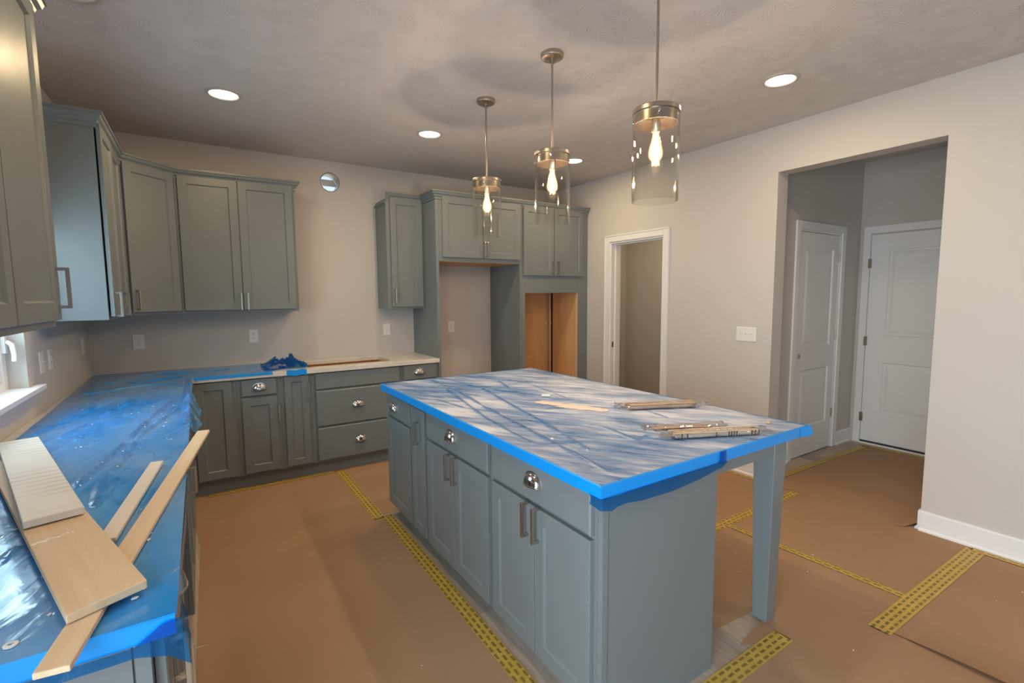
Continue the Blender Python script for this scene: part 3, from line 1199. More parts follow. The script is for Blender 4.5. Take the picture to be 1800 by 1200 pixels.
c = isl('near island cabinet at the corner, one wide drawer over two doors', a, -3.729)
add_drawer(c, L(-3.082), L(-3.715), 0.715, 0.862, -DI, (L(-3.395), 0.785))
add_door(c, L(-3.082), L(-3.396), 0.105, 0.700, -DI, (0.280, 0.640))
add_door(c, L(-3.401), L(-3.715), 0.105, 0.700, -DI, (0.030, 0.640))
mb = MB()
mb.box(IF, IF + 0.02, IP, -3.730, 0.097, ZB)
mb.box(IF + 0.02, 2.372, IP, -3.730, 0.001, ZB)
pn = tag(obj('island_end_panel', mb, M_CAB, bevel=0.0015), 'plain grey-green end panel of the island, facing the camera', 'panel')
obj('corner_strip', boxed(IF + 0.0005, IF + 0.026, IP - 0.004, IP - 0.0003, 0.097, ZB - 0.001), M_CAB, pn, bevel=0.001)
tag(obj('island_back_panel', boxed(2.3545, 2.372, -3.729, -1.665, 0.001, ZB), M_CAB, bevel=0.001), 'long back panel of the island under the overhang', 'panel')


tag(obj('island_worktop', boxed(IX0 + 0.004, IX1 - 0.004, IY0 + 0.004, IY1 - 0.004, ZB, ZT), M_QUARTZ, bevel=0.003), 'island worktop slab under the dusty blue film', 'countertop')
iw = thing('island_support', 'grey-green frame of tapered legs and aprons under the island overhang', 'frame')
ls = []
for z, h in ((0.001, 0.031), (0.006, 0.034), (0.70, 0.0465), (0.745, 0.048), (ZB, 0.048)):
    ls.append([(-h, -h, z), (h, -h, z), (h, h, z), (-h, h, z)])
leg_me = MB().loops(ls, True, True, True).mesh('leg', M_CAB)
for cy in (-3.690, -1.760):
    link('leg', leg_me, iw, (2.846, cy, 0), bevel=0.003)
obj('apron', boxed(2.373, 2.7975, -3.735, -3.715, 0.795, ZB), M_CAB, iw, bevel=0.001)
obj('apron', boxed(2.862, 2.882, -3.641, -1.809, 0.795, ZB), M_CAB, iw, bevel=0.001)

# ---- dusty film on the island
film = thing('plastic_film', 'dusty blue protective film taped over the island top', 'plastic film', (0, 0, 0), 0, None)


def seg_dist(px, py, a, b):
    ax, ay = a
    bx, by = b
    dx, dy = bx - ax, by - ay
    t = max(0, min(1, ((px - ax) * dx + (py - ay) * dy) / (dx * dx + dy * dy)))
    return math.hypot(px - ax - t * dx, py - ay - t * dy), t


I_RIDGES = [([(2.06, -1.74), (2.03, -2.2), (1.95, -2.7), (1.89, -3.2), (1.83, -3.7)], 0.010, 0.0045),
            ([(2.00, -2.1), (1.93, -2.45), (1.84, -2.9), (1.80, -3.3)], 0.008, 0.004),
            ([(2.16, -1.78), (2.20, -2.2), (2.10, -2.7), (2.02, -3.1), (1.93, -3.5)], 0.009, 0.004),
            ([(2.50, -1.80), (2.53, -2.3), (2.45, -2.75)], 0.008, 0.003),
            ([(2.34, -2.30), (2.42, -2.05)], 0.007, 0.004),
            ([(2.20, -3.30), (2.17, -3.52), (2.26, -3.50)], 0.008, 0.004),
            ([(1.82, -2.35), (1.86, -2.62), (1.95, -2.80)], 0.008, 0.004),
            ([(2.62, -3.0), (2.56, -3.35)], 0.007, 0.003)]


L_THIN = 0.6


def ridge_h(x, y, ridges):
    h = 0.0
    for pts, wdt, amp in ridges:
        for a, b in zip(pts, pts[1:]):
            if min(a[0], b[0]) - 0.06 < x < max(a[0], b[0]) + 0.06 and min(a[1], b[1]) - 0.06 < y < max(a[1], b[1]) + 0.06:
                d, t = seg_dist(x, y, a, b)
                wob = 0.012 * noise.noise(Vector((x * 9, y * 9, 2.0)))
                h = max(h, amp * math.exp(-((d + wob) / wdt) ** 2))
    return h


def grid_film(name, x0, x1, y0, y1, step, hf, m, parent, mask=None):
    nx, ny = max(2, round((x1 - x0) / step)), max(2, round((y1 - y0) / step))
    vs, fs, idx = [], [], {}
    for j in range(ny + 1):
        for i in range(nx + 1):
            px, py = x0 + (x1 - x0) * i / nx, y0 + (y1 - y0) * j / ny
            if mask:
                px, py = mask(px, py)
            vs.append((px, py, hf(px, py)))
    for j in range(ny):
        for i in range(nx):
            q = j * (nx + 1) + i
            fs.append((q, q + 1, q + nx + 2, q + nx + 1))
    o = obj(name, MB().add(vs, fs), m, parent, smooth=60)
    return o


def edge_fade(x, y, x0, x1, y0, y1, d=0.03):
    return max(0.0, min(1.0, min(x - x0, x1 - x, y - y0, y1 - y) / d))


def hi(x, y):
    e = edge_fade(x, y, IX0, IX1, IY0, IY1)
    nn = noise.fractal(Vector((x * 5, y * 2.2, 0.3)), 1.0, 2.0, 4)
    return ZT + 0.0012 + e * (ridge_h(x, y, I_RIDGES) + 0.0012 * max(0, nn + 0.3))


sheet = grid_film('film_sheet', IX0, IX1, IY0, IY1, 0.008, hi, M_DUST, film)
wa = sheet.data.attributes.new('wrinkle', 'FLOAT', 'POINT')
wa.data.foreach_set('value', [min(1.0, ridge_h(v.co.x, v.co.y, I_RIDGES) / 0.0035) for v in sheet.data.vertices])
# bright band of film folded over the slab edges
mb = MB()


def band_loop(z, o):
    return [(IX0 - o, IY0 - o, z), (IX1 + o, IY0 - o, z), (IX1 + o, IY1 + o, z), (IX0 - o, IY1 + o, z)]


mb.loops([band_loop(ZT + 0.0024, -0.006), band_loop(ZT + 0.0020, 0.0005), band_loop(ZT - 0.001, 0.002), band_loop(ZB - 0.002, 0.002)])
obj('edge_band', mb, M_BAND, film)
# hanging flap along the near edge and round the left corner
pts = [(IX0 - 0.003, IY0 + 0.05), (IX0 - 0.004, IY0 - 0.003), (1.763, IY0 - 0.004), (1.785, IY0 - 0.010), (1.83, IY0 - 0.004), (1.903, IY0 - 0.003), (2.044, IY0 - 0.003), (2.198, IY0 - 0.003), (2.304, IY0 - 0.003), (2.320, IY0 - 0.008), (2.352, IY0 - 0.004)]
zb = [0.850, 0.846, 0.838, 0.848, 0.846, 0.838, 0.835, 0.843, 0.856, 0.858, 0.866]
ls = []
for kz in range(6):
    t = kz / 5
    ls.append([(px, py - 0.004 * math.sin(3 * t) - 0.0015 * math.sin(40 * px + 5 * t), ZB + 0.001 + (z - ZB) * t * 1.25) for (px, py), z in zip(pts, zb)])
fl = obj('hanging_flap', MB().loops(ls, False), M_FLAP, film, smooth=50)
fold = MB()
fold.loops([[(2.312, IY0 - 0.004, ZT + 0.004), (2.330, IY0 - 0.007, ZT + 0.004), (2.350, IY0 - 0.004, ZT + 0.004)],
            [(2.312, IY0 - 0.006, ZT - 0.02), (2.330, IY0 - 0.011, ZT - 0.02), (2.352, IY0 - 0.006, ZT - 0.02)],
            [(2.300, IY0 - 0.005, 0.872), (2.330, IY0 - 0.010, 0.868), (2.350, IY0 - 0.006, 0.870)]], False)
obj('fold', fold, M_FLAP, film)
cr_ = MB()
cr_.loops([[(IX1 - 0.07, IY0 - 0.003, ZT + 0.003), (IX1 - 0.07, IY0 - 0.004, ZB)], [(IX1 - 0.02, IY0 - 0.006, ZT + 0.006), (IX1 - 0.02, IY0 - 0.010, ZB - 0.004)],
           [(IX1 + 0.012, IY0 - 0.006, ZT + 0.002), (IX1 + 0.020, IY0 - 0.016, ZB + 0.004)], [(IX1 + 0.006, IY0 + 0.03, ZT + 0.002), (IX1 + 0.006, IY0 + 0.03, ZB)]], False)
obj('corner_fold', cr_, M_BAND, film)

# plaster heap on the film, crumbs
mb = MB()
hp = [(2.23, -2.66), (2.27, -2.72), (2.33, -2.85), (2.38, -2.97), (2.43, -3.08), (2.45, -3.14)]
n_ = 12
vs = []
for i in range(25):
    t = i / 24 * (len(hp) - 1)
    a_, b_ = hp[int(min(t, len(hp) - 2))], hp[int(min(t, len(hp) - 2)) + 1]
    q_ = t - int(min(t, len(hp) - 2))
    cx, cy = a_[0] + (b_[0] - a_[0]) * q_, a_[1] + (b_[1] - a_[1]) * q_
    wd_ = 0.075 * math.sin(PI * min(1, max(0.02, i / 24))) ** 0.7
    row_ = []
    for j in range(9):
        s_ = j / 8 * 2 - 1
        nz = 0.5 + 0.5 * noise.noise(Vector((i * 0.6, j * 0.9, 4)))
        row_.append((cx + 0.93 * (s_ * wd_ + (0.012 if s_ > 0 else 0) * nz), cy + 0.36 * s_ * wd_, hi(cx, cy) + 0.0004 + 0.0045 * (1 - s_ * s_) * (0.4 + nz) * (1.5 if s_ < -0.1 else 0.7) * math.sin(PI * max(0.02, i / 24))))
    vs.append(row_)
mb.loops(vs, False)
pdo = obj('plaster_dust', mb, M_PLASTER, smooth=60)
ca = pdo.data.attributes.new('cover', 'FLOAT', 'POINT')
ca.data.foreach_set('value', [max(0.0, 1 - (abs((i % 9) / 8 * 2 - 0.75) / 1.15) ** 1.6) * min(1.0, min(i // 9, 24 - i // 9) / 5.0) for i in range(25 * 9)])
tag(pdo, 'cream ridge of swept plaster dust on the middle of the island film', 'dust', kind='stuff')


def crumb(name, label, x, y, z, r, sx=1, sy=1, sz=0.6, rot=0.0, m=None, cat='crumb'):
    b = bmesh.new()
    bmesh.ops.create_icosphere(b, subdivisions=2, radius=r)
    for v in b.verts:
        v.co *= 1 + 0.22 * noise.noise(v.co * (1.7 / r) + Vector((x * 7, y * 7, 0)))
        v.co.x *= sx
        v.co.y *= sy
        v.co.z = max(v.co.z * sz, -r * sz * 0.6)
    me = bpy.data.meshes.new(name)
    b.to_mesh(me)
    b.free()
    me.materials.append(m or M_CRUMB)
    o = link(name, me, None, (x, y, z + r * sz * 0.6), (0, 0, rot))
    return tag(o, label, cat)


pg = MB()
pg.lathe([(0.0, -0.024), (0.006, -0.024), (0.0075, -0.020), (0.0075, 0.022), (0.004, 0.026), (0.0, 0.026)], 14)
pgo = obj('wall_plug', pg, M_CRUMB, None, (2.375, -2.640, ZT + 0.010), (PI / 2, 0, 0.75), smooth=40)
tag(pgo, 'small white peg lying beyond the dust ridge on the island', 'plug')
crumb('plaster_crumb', 'white round crumb on the island film, below the dust ridge', 1.897, -3.321, ZT + 0.0015, 0.008)
crumb('wood_chip', 'tan chip near the right corner of the island film', 2.859, -3.669, ZT + 0.0015, 0.017, 1.2, 0.6, 0.25, 0.6, M_PINE, 'chip')
crumb('plaster_crumb', 'white crumb at the far left of the dust ridge on the island', 2.06, -2.72, ZT + 0.0015, 0.005)


# shim packs in clear wrap
def pack(label, a, b, n, w, hgt, band, seed):
    r_ = random.Random(seed)
    A, B = Vector(a), Vector(b)
    d = (B - A)
    ln = d.length
    t = thing('shim_pack', label, 'wood shims', (A.x, A.y, ZT + 0.006), math.atan2(d.y, d.x), 'packs of shims on the island')
    for i in range(n):
        rowi, coli = divmod(i, 6)
        y_ = (coli - 2.5) * w / 6.2
        th = hgt / 3.2
        bx = MB().box(0.0 + r_.uniform(0, 0.02), ln * 0.93 + r_.uniform(-0.02, 0.02), -w / 13, w / 13, 0, th)
        obj('shim', bx, M_SHIM, t, (0, y_, rowi * (th + 0.0006) + r_.uniform(0, .0006)), (0, 0, r_.uniform(-0.012, 0.012)), bevel=0.0005)
    vs = []
    nn = 26
    for i in range(nn + 1):
        u = i / nn
        xx = -0.045 + (ln + 0.09) * u
        end = min(1.0, min(u, 1 - u) / 0.12)
        loop = []
        for q in range(16):
            an = 2 * PI * q / 16
            rx = (w * 0.60) * (0.9 + 0.25 * r_.random()) * (1.25 - 0.25 * end)
            rz = (hgt * 0.62) * (0.45 + 0.55 * end) * (0.85 + 0.4 * r_.random()) + 0.001
            loop.append((xx + r_.uniform(-0.006, 0.006), rx * math.cos(an), max(-0.003, hgt * 0.42 + rz * math.sin(an) + (1 - end) * r_.uniform(-0.004, 0.012))))
        vs.append(loop)
    obj('clear_wrap', MB().loops(vs, True), M_WRAP, t, smooth=25)
    if band:
        mbk = MB()
        for xx in band:
            mbk.box(xx * ln, xx * ln + 0.004, -w * 0.61, -w * 0.605, 0.000, hgt * 0.95)
        obj('printed_bars', mbk, M_SLOT, t)
        mbk = MB()
        for j in range(5):
            mbk.box(ln * (0.34 + 0.075 * j), ln * (0.34 + 0.075 * j) + 0.018, -w * 0.30, -w * 0.12, hgt + 0.002, hgt + 0.0025)
        obj('printed_text', mbk, M_PLATE, t)
    return t


pack('pack of shims in clear wrap, the far one by the island edge', (2.53, -3.11), (2.885, -3.275), 18, 0.075, 0.022, None, 3)
pack('pack of shims in clear wrap with dark printed bars, nearest the island edge', (2.305, -3.575), (2.665, -3.735), 18, 0.058, 0.022, (0.08, 0.14, 0.46, 0.6, 0.63, 0.66, 0.69, 0.86, 0.9, 0.94), 5)
pack('thin bundle of shims lying behind the printed shim pack', (2.34, -3.445), (2.60, -3.575), 6, 0.045, 0.014, None, 9)

# ------------------------------------------------------------------ glossy film on the window counter
film2 = thing('plastic_film', 'crumpled glossy blue film over the window counter, running to the back counter', 'plastic film')
L_RIDGES = [([(0.36, -2.93), (0.40, -2.70), (0.43, -2.45), (0.485, -1.99), (0.555, -1.60), (0.62, -1.30)], 0.014, 0.012),
            ([(0.44, -3.12), (0.43, -2.90), (0.46, -2.69), (0.472, -2.34), (0.545, -2.00), (0.60, -1.75)], 0.012, 0.010),
            ([(0.455, -3.05), (0.47, -2.90), (0.482, -2.78)], 0.008, 0.006),
            ([(0.09, -2.01), (0.14, -1.80), (0.20, -1.58), (0.27, -1.30)], 0.012, 0.008),
            ([(0.26, -2.23), (0.31, -2.02), (0.38, -1.78), (0.45, -1.50)], 0.014, 0.007),
            ([(0.20, -2.15), (0.26, -1.88), (0.33, -1.60), (0.40, -1.30)], 0.014, 0.008),
            ([(0.52, -2.05), (0.58, -1.75), (0.64, -1.45)], 0.010, 0.008),
            ([(0.15, -3.60), (0.20, -3.40), (0.22, -3.25)], 0.010, 0.008),
            ([(0.24, -3.72), (0.30, -3.50), (0.33, -3.30)], 0.009, 0.008),
            ([(0.08, -3.70), (0.12, -3.45), (0.15, -3.20)], 0.012, 0.010),
            ([(0.36, -3.74), (0.42, -3.66), (0.46, -3.50)], 0.007, 0.006),
            ([(0.10, -1.00), (0.30, -0.85), (0.55, -0.80)], 0.012, 0.006),
            ([(0.15, -0.55), (0.35, -0.62), (0.58, -0.50)], 0.012, 0.006),
            ([(0.30, -0.25), (0.70, -0.30), (1.10, -0.24)], 0.012, 0.006)]


def hl(x, y):
    e = edge_fade(x, y, 0.0, 0.655 if y < -0.66 else 2.0, -3.795, -0.0, 0.05)
    nn = noise.fractal(Vector((x * 6, y * 3.0, 7.3)), 1.0, 2.0, 4)
    n2 = abs(noise.noise(Vector((x * 14 + y * 4, y * 5, 1.3))))
    lift = 0.6 + 0.6 * max(0, min(1, (y + 2.6) / 1.2)) if y < -1.0 else 1.0
    board = 1.0 if not (-3.9 < y < -2.1 and abs(x - (0.541 - 0.333 * (y + 3.668))) < 0.09) else 0.12
    return ZT + 0.0012 + e * board * (ridge_h(x, y, [(p_, w_ * L_THIN, a_) for p_, w_, a_ in L_RIDGES]) * 1.5 * lift + 0.0035 * max(0, nn + 0.2) * lift + 0.0018 * n2)


def lmask(x, y):
    left = 0.012 + 0.034 * max(0.0, min(1.0, (-y - 0.1) / 1.9)) + 0.004 * noise.noise(Vector((0, y * 3, 0)))
    return (left + (x - 0.0) * (0.655 - left) / 0.655, y)


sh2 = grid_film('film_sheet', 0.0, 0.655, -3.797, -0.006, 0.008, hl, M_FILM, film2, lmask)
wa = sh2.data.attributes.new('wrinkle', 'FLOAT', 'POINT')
wa.data.foreach_set('value', [min(1.0, ridge_h(v.co.x - 0.006, v.co.y, [(p_, w_ * 0.55, a_) for p_, w_, a_ in L_RIDGES]) / 0.012) for v in sh2.data.vertices])  # shifted sideways, so the painted shade falls on one flank


def bmask(x, y):
    t = (x - 0.655) / (1.40 - 0.655)
    fy = -0.652 + 0.03 * math.sin(t * 5) * t + max(0, t - 0.62) * 0.75
    by = -0.006 - 0.045 * t
    v = (y + 0.652) / 0.646
    return (x, fy + (by - fy) * v)


grid_film('film_tail', 0.655, 1.40, -0.652, -0.006, 0.012, hl, M_FILM, film2, bmask)
# folded edges
mb = MB()
mb.loops([[(xx, -3.7965 - 0.0012 * math.sin(17 * xx), z) for xx in (0.05, 0.15, 0.25, 0.35, 0.45, 0.55, 0.652)] for z in (ZT + 0.0035, ZT, 0.895, 0.877)], False)
obj('edge_band', mb, M_BAND, film2, smooth=50)
mb = MB()
mb.loops([[(0.6565 + 0.002 * math.sin(9 * yy), yy, z) for yy in [-3.795 + 0.1 * i for i in range(18)]] for z in (ZT + 0.003, ZT, 0.895, 0.880)], False)
obj('edge_band', mb, M_FILM, film2, smooth=50)
mb = MB()
mb.loops([[(0.66 + 0.02 * i, -0.6525 - 0.002 * math.sin(2.1 * i), z) for i in range(27)] for z in (ZT + 0.004, 0.907, 0.897)], False)
obj('edge_band', mb, M_BAND, film2, smooth=50)
# flap hanging at the near end, wrapping the corner
ls = []
for kz in range(7):
    t = kz / 6
    lp = []
    for i in range(22):
        u = i / 21
        if u < 0.75:
            px, py = 0.05 + 0.61 * u / 0.75, -3.7985
        else:
            px, py = 0.660, -3.7985 + 0.10 * (u - 0.75) / 0.25
        dep = 0.020 + (0.048 if u > 0.70 else 0.0) * min(1, (u - 0.70) / 0.05 if u > 0.70 else 0)
        px += 0.006 * noise.noise(Vector((u * 16, t * 3, 0))) + (0.010 * t if u > 0.7 else 0)
        py += -0.003 - 0.006 * t * abs(noise.noise(Vector((u * 12, t * 4, 3))))
        lp.append((px, py, 0.878 - dep * t + (0.03 * (1 - t) if u > 0.70 else 0)))
    ls.append(lp)
obj('hanging_flap', MB().loops(ls, False), M_FLAP, film2, smooth=40)


def crumple(name, x0, x1, y0, y1, nx, ny, f, m, parent):
    ls = [[f(x0 + (x1 - x0) * i / nx, y0 + (y1 - y0) * j / ny, i / nx, j / ny) for i in range(nx + 1)] for j in range(ny + 1)]
    return obj(name, MB().loops(ls, False), m, parent, smooth=35)


def bulge(x, y, u, v):
    # over the counter edge between y -2.2 and -0.7
    e = math.sin(PI * v) ** 0.6
    nn = noise.fractal(Vector((u * 3, v * 9, 2.2)), 1.0, 2.0, 4)
    n2 = noise.noise(Vector((v * 11, u * 2, 5.0)))
    out = 0.612 + 0.095 * u * (0.62 + 0.28 * math.sin(v * 5.5)) + 0.010 * n2 * u
    z = ZT + 0.004 + 0.020 * math.sin(PI * min(1, u * 1.1)) * e * (0.8 + nn) - (0.085 * (u - 0.45) / 0.55 * (0.6 + 0.4 * math.sin(v * 7)) if u > 0.45 else 0)
    return (out, y, z)


crumple('bulging_edge', 0, 1, -2.16, -0.70, 12, 70, bulge, M_FILM, film2)


def bunch(x, y, u, v):
    nn = noise.fractal(Vector((u * 5, v * 5, 9.2)), 1.0, 2.0, 4)
    n2 = noise.noise(Vector((u * 9, v * 7, 3.1)))
    up_ = 0.044 * math.sin(PI * u) ** 0.6 * (0.7 + 0.9 * nn)
    yy = -0.15 - 0.42 * v + 0.03 * n2 + 0.06 * math.sin(u * 4) * (v - 0.5)
    return (x + 0.03 * nn, yy, ZT + 0.006 + 1.25 * max(0, up_) + 0.010 * abs(n2))


crumple('bunched_end', 1.14, 1.45, 0, 1, 26, 34, bunch, M_FLAP, film2)
sp = MB()
sp.loops([[(1.365, -0.11, ZT + 0.012), (1.430, -0.13, ZT + 0.010), (1.40, -0.16, ZT + 0.012)], [(1.375, -0.10, ZT + 0.045), (1.418, -0.115, ZT + 0.05), (1.40, -0.13, ZT + 0.045)],
          [(1.380, -0.085, ZT + 0.075), (1.404, -0.095, ZT + 0.083), (1.395, -0.10, ZT + 0.072)]], True, False, True)
obj('twisted_tip', sp, M_FLAP, film2, smooth=30)
sp = MB()
sp.loops([[(1.28 + 0.025 * i, -0.650 - 0.003 * (i % 2), z + 0.004 * math.sin(i * 1.7)) for i in range(7)] for z in (0.918, 0.898, 0.872)], False)
obj('drooping_corner', sp, M_BAND, film2, smooth=30)

# flakes lying on the film: too small and too many to name
mb = MB()
r_ = random.Random(11)
for i in range(70):
    if i < 45:
        y_ = r_.uniform(-2.5, -0.9)
        x_ = r_.uniform(0.15, 0.60)
    else:
        y_ = r_.uniform(-3.75, -2.5)
        x_ = r_.uniform(0.25, 0.63)
    z_ = hl(x_, y_) + 0.0006
    s_ = r_.uniform(0.0015, 0.006)
    mb.add([(x_ + s_ * math.cos(a_ + r_.uniform(-.3, .3)) * r_.uniform(0.5, 1.2), y_ + 1.4 * s_ * math.sin(a_), z_ + r_.uniform(0, .0012)) for a_ in (0.2, 1.7, 3.3, 4.8)], [(0, 1, 2, 3)])
tag(obj('plaster_flakes', mb, M_CRUMB), 'white plaster flakes scattered over the glossy blue film', 'flakes', kind='stuff')
wsh = MB().lathe([(0.0045, 0.0), (0.010, 0.0), (0.010, 0.002), (0.0045, 0.003), (0.0045, 0.0)], 24)
tag(obj('washer', wsh, M_PLATE, None, (0.423, -3.745, ZT + 0.0035), smooth=40), 'small white plastic ring near the counter end, at the bottom left', 'washer')
crumb('plaster_crumb', 'white crumb on the blue film by the near counter corner', 0.585, -3.70, ZT + 0.003, 0.004, 1.6, 1, 0.6, 0.3)


# boards
def board(name, label, center, direction, ln, w, t, m, tilt=0.0, skew=0.0):
    ang = math.atan2(direction[1], direction[0]) - PI / 2
    mb = MB()
    vs = [(-w / 2, -ln / 2 - skew / 2, 0), (w / 2, -ln / 2 + skew / 2, 0), (w / 2, ln / 2, 0), (-w / 2, ln / 2, 0)]
    mb.loops([vs, [(x, y, t) for x, y, _ in vs]], True, True, True)
    o = obj(name, mb, m, None, center, (tilt, 0, ang), bevel=0.0018)
    return tag(o, label, 'board')


Z4 = ZT + 0.0045
board('trim_board', 'long thin bare strip of trim sticking out past both counter edges', (0.603, -3.138, Z4), (0.211, 1.492), 1.49, 0.046, 0.011, M_PINE)
board('trim_board', 'short narrow white-primed strip beside the long bare strip', (0.536, -3.09, Z4), (0.062, 0.62), 0.62, 0.037, 0.011, M_PRIMED2)
dv = Vector((-0.316, 0.949))
n0 = Vector((0.551, -3.727))
tl = -0.0085
bc = n0 + dv * 0.66
tanb = board('wide_board', 'wide bare tan board lying under the white ridged board', (bc.x, bc.y, ZT + 0.0115), dv, 1.32, 0.122, 0.017, M_PINE, tl, 0.02)
smr = MB()
r_ = random.Random(21)
for i in range(9):
    cx_, cy_, rr_ = -0.055 + 0.0085 * i, -0.27 + r_.uniform(-0.004, 0.004) + 0.001 * i, r_.uniform(0.003, 0.007)
    smr.lathe([(rr_, 0.0), (rr_ * 0.7, 0.0006), (0.0, 0.0008)], 8, False, False, (cx_, cy_, 0.0171))
obj('paint_smear', smr, M_CRUMB, tanb)
d1 = Vector((-0.279, 0.960))
n1 = Vector((0.391, -3.257))
b1 = n1 + d1 * 0.515
board('wide_board', 'wide white-primed board with rippled marks, on top of the tan board', (b1.x, b1.y, ZT + 0.0297), d1, 1.03, 0.113, 0.018, M_PRIMED, tl, 0.0)

# ------------------------------------------------------------------ floor protection


def paper(label, poly, z=0.0006, t=0.0008):
    return tag(obj('paper_sheet', MB().prism(poly, z, z + t), M_PAPER), label, 'floor paper', 'brown floor paper sheets')


paper('brown paper sheet down the aisle between counter and island', [(0.575, -0.575), (1.665, -0.575), (1.66, -1.70), (1.70, -1.72), (1.712, -3.5), (1.74, -6.4), (0.60, -6.4), (0.640, -3.6), (0.628, -2.475), (0.684, -2.468), (0.632, -2.455), (0.645, -1.46), (0.60, -0.9)])
paper('brown paper sheet passing beyond the far end of the island', [(1.66, -0.575), (4.46, -0.575), (4.46, -1.2), (2.40, -1.2), (2.40, -1.640), (1.80, -1.645), (1.658, -1.652)], 0.0008)
paper('brown paper sheet between the island and the pantry doorway', [(2.39, -1.2), (4.40, -1.2), (4.43, -3.05), (3.54, -3.055), (3.54, -3.62), (2.86, -3.640), (2.60, -3.622), (2.545, -3.585), (2.39, -3.60)], 0.0010)
paper('brown paper sheet in front of the hall opening', [(3.545, -3.04), (4.47, -3.035), (4.47, -4.04), (3.23, -4.045), (3.23, -3.64), (3.55, -3.62)], 0.0016)
paper('brown paper sheet at the foot of the near island leg', [(2.581, -3.740), (2.85, -3.692), (2.92, -3.57), (3.50, -3.56), (3.50, -4.01), (3.36, -4.02), (3.30, -4.30), (3.30, -6.4), (2.795, -6.4), (2.795, -3.83)], 0.0020)
paper('brown paper sheet at the bottom edge under the cut tape end', [(1.90, -3.835), (2.800, -3.825), (2.810, -6.4), (1.75, -6.4), (1.75, -4.0)], 0.0027)
paper('brown paper sheet running into the hall', [(4.44, -2.84), (6.13, -2.83), (6.20, -3.70), (4.64, -3.72), (4.50, -3.70), (4.44, -3.62)], 0.0024)
# the sheet by the baseboard has a lifted, curling edge
ls = []
for i in range(25):
    yy = -4.045 - 2.3 * i / 24
    amp = 0.020 * math.sin(PI * min(1, (i + 0.2) / 9)) if i < 9 else 0.004
    r0 = [(3.213 + 0.02 * max(0, i - 3) / 21, yy, 0.0030 + amp), (3.235, yy, 0.0030 + amp * 0.55), (3.29, yy, 0.0030 + amp * 0.15), (3.40, yy, 0.0030), (4.455, yy, 0.0030)]
    ls.append(r0)
up_l = MB().loops(ls, False)
tag(obj('paper_sheet', up_l, M_PAPER, smooth=40), 'brown paper sheet along the baseboard with a lifted curling edge', 'floor paper', 'brown floor paper sheets')
# small upturned corner at the hall opening
cc = MB().loops([[(4.44, -3.63, 0.0035), (4.50, -3.665, 0.004), (4.66, -3.70, 0.0035)], [(4.435, -3.66, 0.004), (4.53, -3.715, 0.014), (4.66, -3.735, 0.020)], [(4.44, -3.70, 0.006), (4.55, -3.745, 0.022), (4.65, -3.755, 0.030)]], False)
tag(obj('paper_scrap', cc, M_PAPER, smooth=50), 'curled paper corner at the foot of the hall opening', 'floor paper')


def tape(label, a, b, w=0.076, z=0.0038, t=0.0004, zig=True):
    A, B = Vector(a), Vector(b)
    d = B - A
    ln = d.length
    n = max(3, int(ln / 0.02))
    top, bot = [], []
    for i in range(n + 1):
        x_ = ln * i / n
        j = 0.0025 * (1 if i % 2 else -1) if zig else 0
        top.append((x_, w / 2 + 0.001 * noise.noise(Vector((x_ * 9, a[0], 0))) + 0.0))
        bot.append((x_, -w / 2 + 0.001 * noise.noise(Vector((x_ * 9, a[1], 4)))))
    e = [(ln + (0.004 if i % 2 else -0.002), -w / 2 + w * i / 8) for i in range(1, 8)]
    s0 = [((-0.004 if i % 2 else 0.002), w / 2 - w * i / 8) for i in range(1, 8)]
    poly = bot + e + top[::-1] + s0
    mb = MB()
    vs = [(p[0], p[1], t) for p in poly] + [(p[0], p[1], 0) for p in poly]
    m_ = len(poly)
    nb = len(bot)
    fs = []
    # strip faces across the tape keep the mesh planar and light
    ti = lambda i: m_ - len(s0) - 1 - i
    for i in range(n):
        fs.append((i, i + 1, ti(i + 1), ti(i)))
    fs.append(tuple(range(n, n + len(e) + 2)))
    fs.append((ti(0),) + tuple(range(m_ - len(s0), m_)) + (0,))
    for i in range(m_):
        i2 = (i + 1) % m_
        fs.append((i, m_ + i, m_ + i2, i2))
    mb.add(vs, fs)
    o = obj('tape_strip', mb, M_TAPE, None, (A.x, A.y, z), (0, 0, math.atan2(d.y, d.x)))
    return tag(o, label, 'tape', 'yellow seam tape strips')


tape('yellow tape strip from the back cabinets to the far end of the island', (1.664, -0.62), (1.667, -1.700))
tape('long yellow tape strip along the drawer side of the island', (1.722, -1.695), (1.690, -4.6), w=0.072)
tape('yellow tape strip along the toe of the back cabinets', (0.70, -0.612), (1.62, -0.612), w=0.06, z=0.0034)
tape('wide yellow tape strip crossing behind the near island leg', (2.95, -3.045), (4.44, -3.030), z=0.0040)
tape('narrow yellow tape strip running from the island leg towards the baseboard tape', (3.535, -3.06), (3.575, -4.02), w=0.05, z=0.0044)
tape('wide yellow tape strip ending at the baseboard, on the right', (3.185, -4.026), (4.435, -4.046), w=0.088, z=0.0050)
tape('yellow tape strip along the foot of the baseboard at the right edge', (4.435, -4.03), (4.435, -5.6), w=0.045, z=0.0060)
tape('yellow tape strip cut off at the bottom edge, near the island end panel', (2.18, -3.822), (2.795, -3.812), w=0.082, z=0.0046)
tape('yellow tape strip along the closet side of the hall', (4.60, -2.795), (6.12, -2.82), w=0.06, z=0.0042)
tape('yellow tape strip in front of the door at the end of the hall', (6.17, -2.80), (6.17, -3.70), w=0.06, z=0.0048)
tape('yellow tape strip at the foot of the wall under the light switch', (4.425, -1.80), (4.430, -2.76), w=0.04, z=0.0040)

